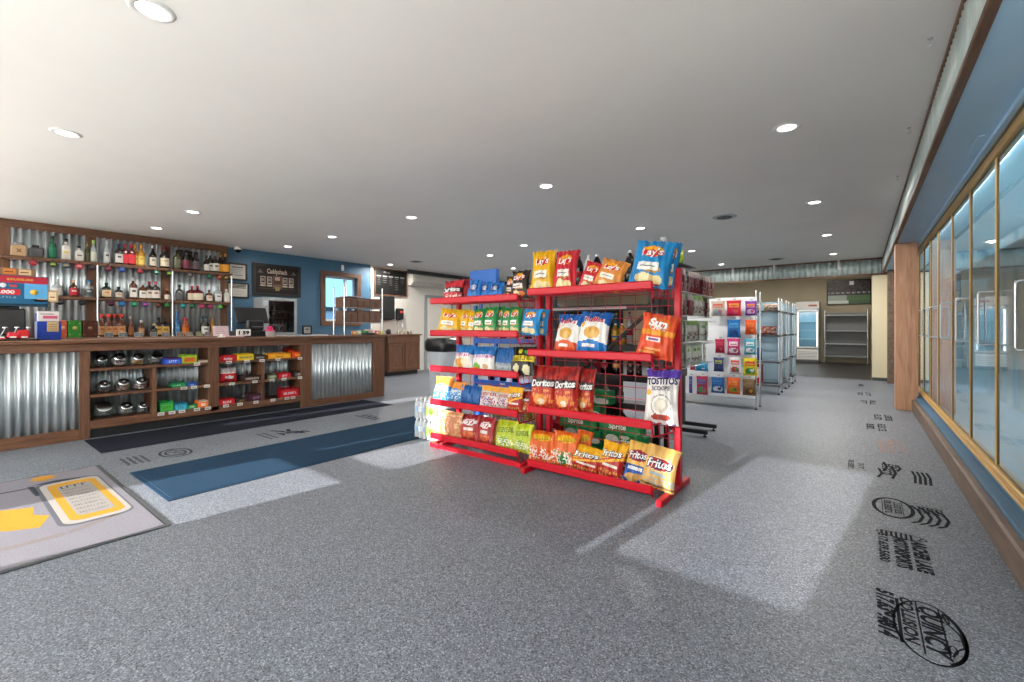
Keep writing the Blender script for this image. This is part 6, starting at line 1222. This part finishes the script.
# chrome shelving units with pale panels
def wire_unit(y0, y1, label, x0=-2.55, x1=-1.165, H=1.74):
    t = thing('wire_shelving', label, 'shelving', (0, 0, 0), group='chrome shelving units')
    for x in (x0, x1):
        for y in (y0, y1):
            mb = MB(); mb.cyl((x, y, .03), (x, y, H), .0135, 'chrome', n=10); mb.lathe([(.02, 0), (.02, .02), (.008, .03)], 'black_plastic', n=10, M=Matrix.Translation((x, y, 0))); mb.lathe([(.0135, H), (.008, H+.008), (.0005, H+.009)], 'black_plastic', n=10, M=Matrix.Translation((x, y, 0)))
            for z in (.16, .58, 1.06, 1.50): mb.lathe([(.02, z-.02), (.022, z+.015)], 'dark_grey', n=10, M=Matrix.Translation((x, y, 0)))
            mb.build('post', t)
    for z in (.16, .58, 1.06, 1.50):
        mb = MB(); mb.box(x0, y0-.008, z-.016, x1, y0+.008, z+.016, 'dark_grey', b=.004); mb.box(x0, y1-.008, z-.016, x1, y1+.008, z+.016, 'dark_grey', b=.004); mb.box(x1-.008, y0, z-.016, x1+.008, y1, z+.016, 'dark_grey', b=.004); mb.box(x0-.008, y0, z-.016, x0+.008, y1, z+.016, 'dark_grey', b=.004)
        k = x0+.05
        while k < x1: mb.cyl((k, y0, z+.012), (k, y1, z+.012), .003, 'steel', n=5); k += .05
        mb.build('shelf', t)
    mb = MB(); mb.box(x0+.02, y1-.02, .18, x1-.02, y1-.015, H-.05, 'ice_panel'); mb.box(x1-.004, y0+.02, .18, x1, y1-.02, H-.05, 'ice_panel'); mb.build('back_sheet', t); return t
wire_unit(9.3, 9.72, 'nearest chrome wire shelving unit with pale blue sheets behind the candy panel'); wire_unit(10.3, 10.72, 'middle chrome wire shelving unit behind the candy panel'); wire_unit(11.4, 11.82, 'farthest chrome wire shelving unit behind the candy panel')
for i, (x, z, w, h, c, c2, l) in enumerate([(-1.32, 1.515, .24, .13, '#b8a898', '#8a6a58', 'tan bread pack on the top wire shelf, right of two'), (-1.60, 1.515, .26, .13, '#c0b0a0', '#94786a', 'tan bread pack on the top wire shelf, left of two'), (-1.36, 1.075, .30, .16, '#9a4a3c', '#c8b0a0', 'brown red pack on the second wire shelf, right of two'), (-1.68, 1.075, .28, .16, '#a8503c', '#d0b8a8', 'brown red pack on the second wire shelf, left of two'), (-1.54, .595, .18, .24, '#2858a8', '#8a4a30', 'blue snack carton on the third wire shelf')]):
    bm = bag_mesh('w', w, h, .16, design(c, ('spots', 6, .4, 0, 1, c2)), 10, 8, flatw=.3, seed=i+90); tag(bm.build('bread_pack', loc=(x, 9.48, z)), l, 'pack', 'packs on the wire shelving')
mb = MB(); mb.box(-.07, -.1, 0, .07, .1, .36, 'print', '#a82434', b=.005); n = 20; mb.add([Vector((.05*math.cos(6.283*i/n), -.1012, .2+.1*math.sin(6.283*i/n))) for i in range(n)], [list(range(n))], 'print', '#e0d8d0')
tag(mb.build('red_box', loc=(-1.52, 9.46, .176)), 'tall red carton with white oval on the bottom wire shelf', 'box')
# fridge, grey shelving and television in the alcove
t = thing('glass_door_fridge', 'white glass door drinks fridge standing in the dark alcove', 'fridge', (-1.446, 18.3, 0)); w = .335; D = .6
mb = MB()
for b in ((-w, 0, .08, -w+.05, D, 2.1), (w-.05, 0, .08, w, D, 2.1), (-w+.05, 0, .08, w-.05, D, .5), (-w+.05, 0, 1.78, w-.05, D, 2.1), (-w+.05, D-.05, .5, w-.05, D, 1.78)): mb.box(*b, 'steel' if b[2] > 1 else 'grey_plastic', b=.008)
mb.build('cabinet', t); mb = MB()
mb.box(-w+.05, D-.07, .5, w-.05, D-.055, 1.78, 'cooler_wall'); [mb.box(-w+.05, .12, z, w-.05, D-.07, z+.012, 'cooler_white', b=.003) for z in (.8, 1.1, 1.4)]; mb.build('shelves', t)
mb = MB(); mb.box(-w+.07, .02, 1.745, w-.07, .06, 1.775, 'fridge_tube'); [mb.box(s_*(w-.065)-.008, .01, .56, s_*(w-.065)+.008, .03, 1.72, 'fridge_tube') for s_ in (-1, 1)]; mb.build('interior_lamp', t)
mb = MB()
for b in ((-w+.01, -.03, .50, -w+.06, 0, 1.78), (w-.06, -.03, .50, w-.01, 0, 1.78), (-w+.06, -.03, .5, w-.06, 0, .55), (-w+.06, -.03, 1.73, w-.06, 0, 1.78)): mb.box(*b, 'white_plastic', b=.006)
d = mb.build('door', t); MB().box(-w+.06, -.018, .55, w-.06, -.012, 1.73, 'glass').build('glass', d); mb = MB(); mb.box(-w+.09, -.06, .95, -w+.11, -.03, 1.35, 'chrome', b=.006); mb.build('handle', d)
mb = MB(); mb.box(-w, -.01, 1.84, w, -.0, 2.08, 'white_plastic', b=.003); mb.box(w*.1, -.014, 1.92, w*.8, -.01, 1.98, 'print', '#c87a78', b=.001); mb.build('header', t)
mb = MB(); mb.box(-w, -.04, .0, w, D, .09, 'dark_grey', b=.01); mb.box(-w+.03, -.012, .12, w-.03, .0, .46, 'white_plastic', b=.004); [mb.box(-w+.06, -.016, .16+.05*k, w-.06, -.012, .18+.05*k, 'steel') for k in range(5)]; mb.build('base_grille', t)
t = thing('grey_shelf_unit', 'chrome shelving with grey panels under the television in the alcove', 'shelving', (-.40, 18.5, 0)); w = .57
for x in (-w, w):
    for y in (0, .42): MB().cyl((x, y, 0), (x, y, 1.80), .022, 'chrome', n=10).build('post', t)
for z in (.25, .66, 1.10, 1.62):
    mb = MB(); mb.box(-w, -.015, z-.03, w, .43, z, 'steel', b=.006); mb.build('shelf', t)
mb = MB(); mb.box(-w+.03, .36, .2, w-.03, .38, 1.7, 'grey_plastic'); mb.build('back_sheet', t)
t = thing('television', 'wall mounted television showing a football game in the alcove', 'television', (-.335, 19.013, 2.405)); w, h = .60, .42
mb = MB(); mb.box(-w, 0, -h, w, .06, h, 'tv_dark', b=.008); mb.box(-.2, .06, -.2, .2, .085, .2, 'black_metal'); mb.build('body', t)
SCR = mat('screen_image', '#808080', .3); n, l, b = nodes(SCR); vc = n.new('ShaderNodeVertexColor'); vc.layer_name = 'Col'; l.new(vc.outputs['Color'], b.inputs['Base Color']); l.new(vc.outputs['Color'], b.inputs['Emission Color']); b.inputs['Emission Strength'].default_value = .25; ATTR.add('screen_image')
mb = MB(); rr = random.Random(8); nx, ny = 48, 30; vs = [Vector((-w+.03+(2*w-.06)*i/nx, -.002, -h+.03+(2*h-.06)*j/ny)) for j in range(ny+1) for i in range(nx+1)]; fs = []; cs = []
for j in range(ny):
    for i in range(nx):
        u, v = i/nx, j/ny; a = j*(nx+1)+i; fs.append((a, a+1, a+nx+2, a+nx+1))
        c = ('#42603a' if u > .45 else '#8a9488') if v < .36 else ('#1c1618', '#3a262a', '#120f14', '#4a3c40', '#161214')[int(rr.random()*5)]
        if v < .12: c = '#b4bcb0' if u < .5 else '#3a5432'
        if abs(v-(.62-.5*abs(u-.42))) < .05 and .3 < u < .75 and v < .5: c = '#d8dcd4'
        if .78 < v < .95 and .5 < u < .62: c = '#d0c8cc'
        if .40 < v < .48: c = ('#6a6a6c', '#3a2c30', '#8a8a8c')[(i//2) % 3]
        cs.append(c)
mb.add(vs, fs, 'screen_image', cs); mb.build('screen', t)

a, b = on_x(219, 378, -6.72).y, on_x(238, 378, -6.72).y
bm = bag_mesh('r', b-a, on_x(228, 368, -6.72).z-S2, .12, lambda u, v: '#c8202c' if v < .62 and not ell(u, v, 0, .35, .5, .12) else ('#e8d8d4' if v < .68 else '#b8aeb0'), 16, 16, texts=[('~6', 0, .35, .02, .1, '#ffffff', 0, 0, 0)], seed=77)
tag(bm.build('candy_bag', loc=(-6.74, (a+b)/2, S2+.002), rot=(0, 0, R(90))), 'red bag of sweets with clear top on the middle counter shelf', 'candy bag')
# ================================================================== LIGHT, SKY, CAMERA
for i, (x, y) in enumerate(GR):
    L = bpy.data.lights.new('can_lamp', 'AREA'); L.shape = 'DISK'; L.size = .12; L.energy = CAN_W*(.03 if y < 1 else (.22 if x < -6 else .1) if y < 5 else .9 if y < 9 else .8); L.color = (1., .95, .88); L.spread = R(170)
    o = bpy.data.objects.new('can_lamp', L); COL.objects.link(o); o.location = (x, y, CZ-.012)
for i, (x, y) in enumerate([(-4.5, 16.0), (-1.0, 16.2)]):  # unseen fill lamps added to brighten the alcove
    L = bpy.data.lights.new('alcove_lamp', 'AREA'); L.shape = 'DISK'; L.size = 1.4; L.energy = 60; L.color = (1., .93, .82); o = bpy.data.objects.new('alcove_lamp', L); COL.objects.link(o); o.location = (x, y, 3.09)
sun = bpy.data.lights.new('sun', 'SUN'); sun.energy = SUN_E; sun.angle = R(.5); sun.color = (1., .955, .91)
o = bpy.data.objects.new('sun', sun); COL.objects.link(o); o.rotation_euler = Vector((.12, 1, -.3)).to_track_quat('-Z', 'Y').to_euler(); o.location = (0, -8, 6)
def portal(loc, direction, sx, sy):
    L = bpy.data.lights.new('window_portal', 'AREA'); L.shape = 'RECTANGLE'; L.size = sx; L.size_y = sy; L.cycles.is_portal = True
    o = bpy.data.objects.new('window_portal', L); COL.objects.link(o); o.location = loc; o.rotation_euler = Vector(direction).to_track_quat('-Z', 'Y').to_euler()
portal((XL-.12, -.45, 1.47), (1, 0, 0), 1.1, 2.25); portal((-4.15, YF-.1, 1.1), (0, 1, 0), 1.3, 2.2)  # first one guides sky light through the added left opening
wd = bpy.data.worlds.new('sky'); bpy.context.scene.world = wd; wd.use_nodes = True; n, l = wd.node_tree.nodes, wd.node_tree.links
bg = n['Background']; tc = n.new('ShaderNodeTexCoord'); sp = n.new('ShaderNodeSeparateXYZ'); r = ramp(n, [(.0, '#e8e4dc'), (.497, '#efece6'), (.503, '#e8ebee'), (.62, '#d4e0ea'), (1., '#c0d2e4')])
mr = n.new('ShaderNodeMapRange'); mr.inputs['From Min'].default_value = -1; mr.inputs['From Max'].default_value = 1
l.new(tc.outputs['Generated'], sp.inputs['Vector']); l.new(sp.outputs['Z'], mr.inputs['Value']); l.new(mr.outputs['Result'], r.inputs['Fac']); l.new(r.outputs['Color'], bg.inputs['Color']); bg.inputs['Strength'].default_value = SKY_E
sc = bpy.context.scene
cam = bpy.data.cameras.new('camera'); cam.sensor_width = 36; cam.sensor_fit = 'HORIZONTAL'; cam.lens = CF/1024*36; cam.shift_y = (CHY-341)/1024; cam.clip_start = .05; cam.clip_end = 300
o = bpy.data.objects.new('camera', cam); COL.objects.link(o); o.location = CAMP; o.rotation_euler = (R(90), 0, TH); sc.camera = o
sc.view_settings.view_transform = 'Standard'; sc.view_settings.look = 'None'; sc.view_settings.gamma = 1; sc.view_settings.use_curve_mapping = False; sc.view_settings.exposure = EXPO
sc.cycles.use_denoising = True; sc.cycles.max_bounces = 10; sc.cycles.diffuse_bounces = 5; sc.cycles.glossy_bounces = 4; sc.cycles.transmission_bounces = 8; sc.cycles.transparent_max_bounces = 8; sc.cycles.caustics_reflective = False; sc.cycles.caustics_refractive = False; sc.cycles.sample_clamp_indirect = 6
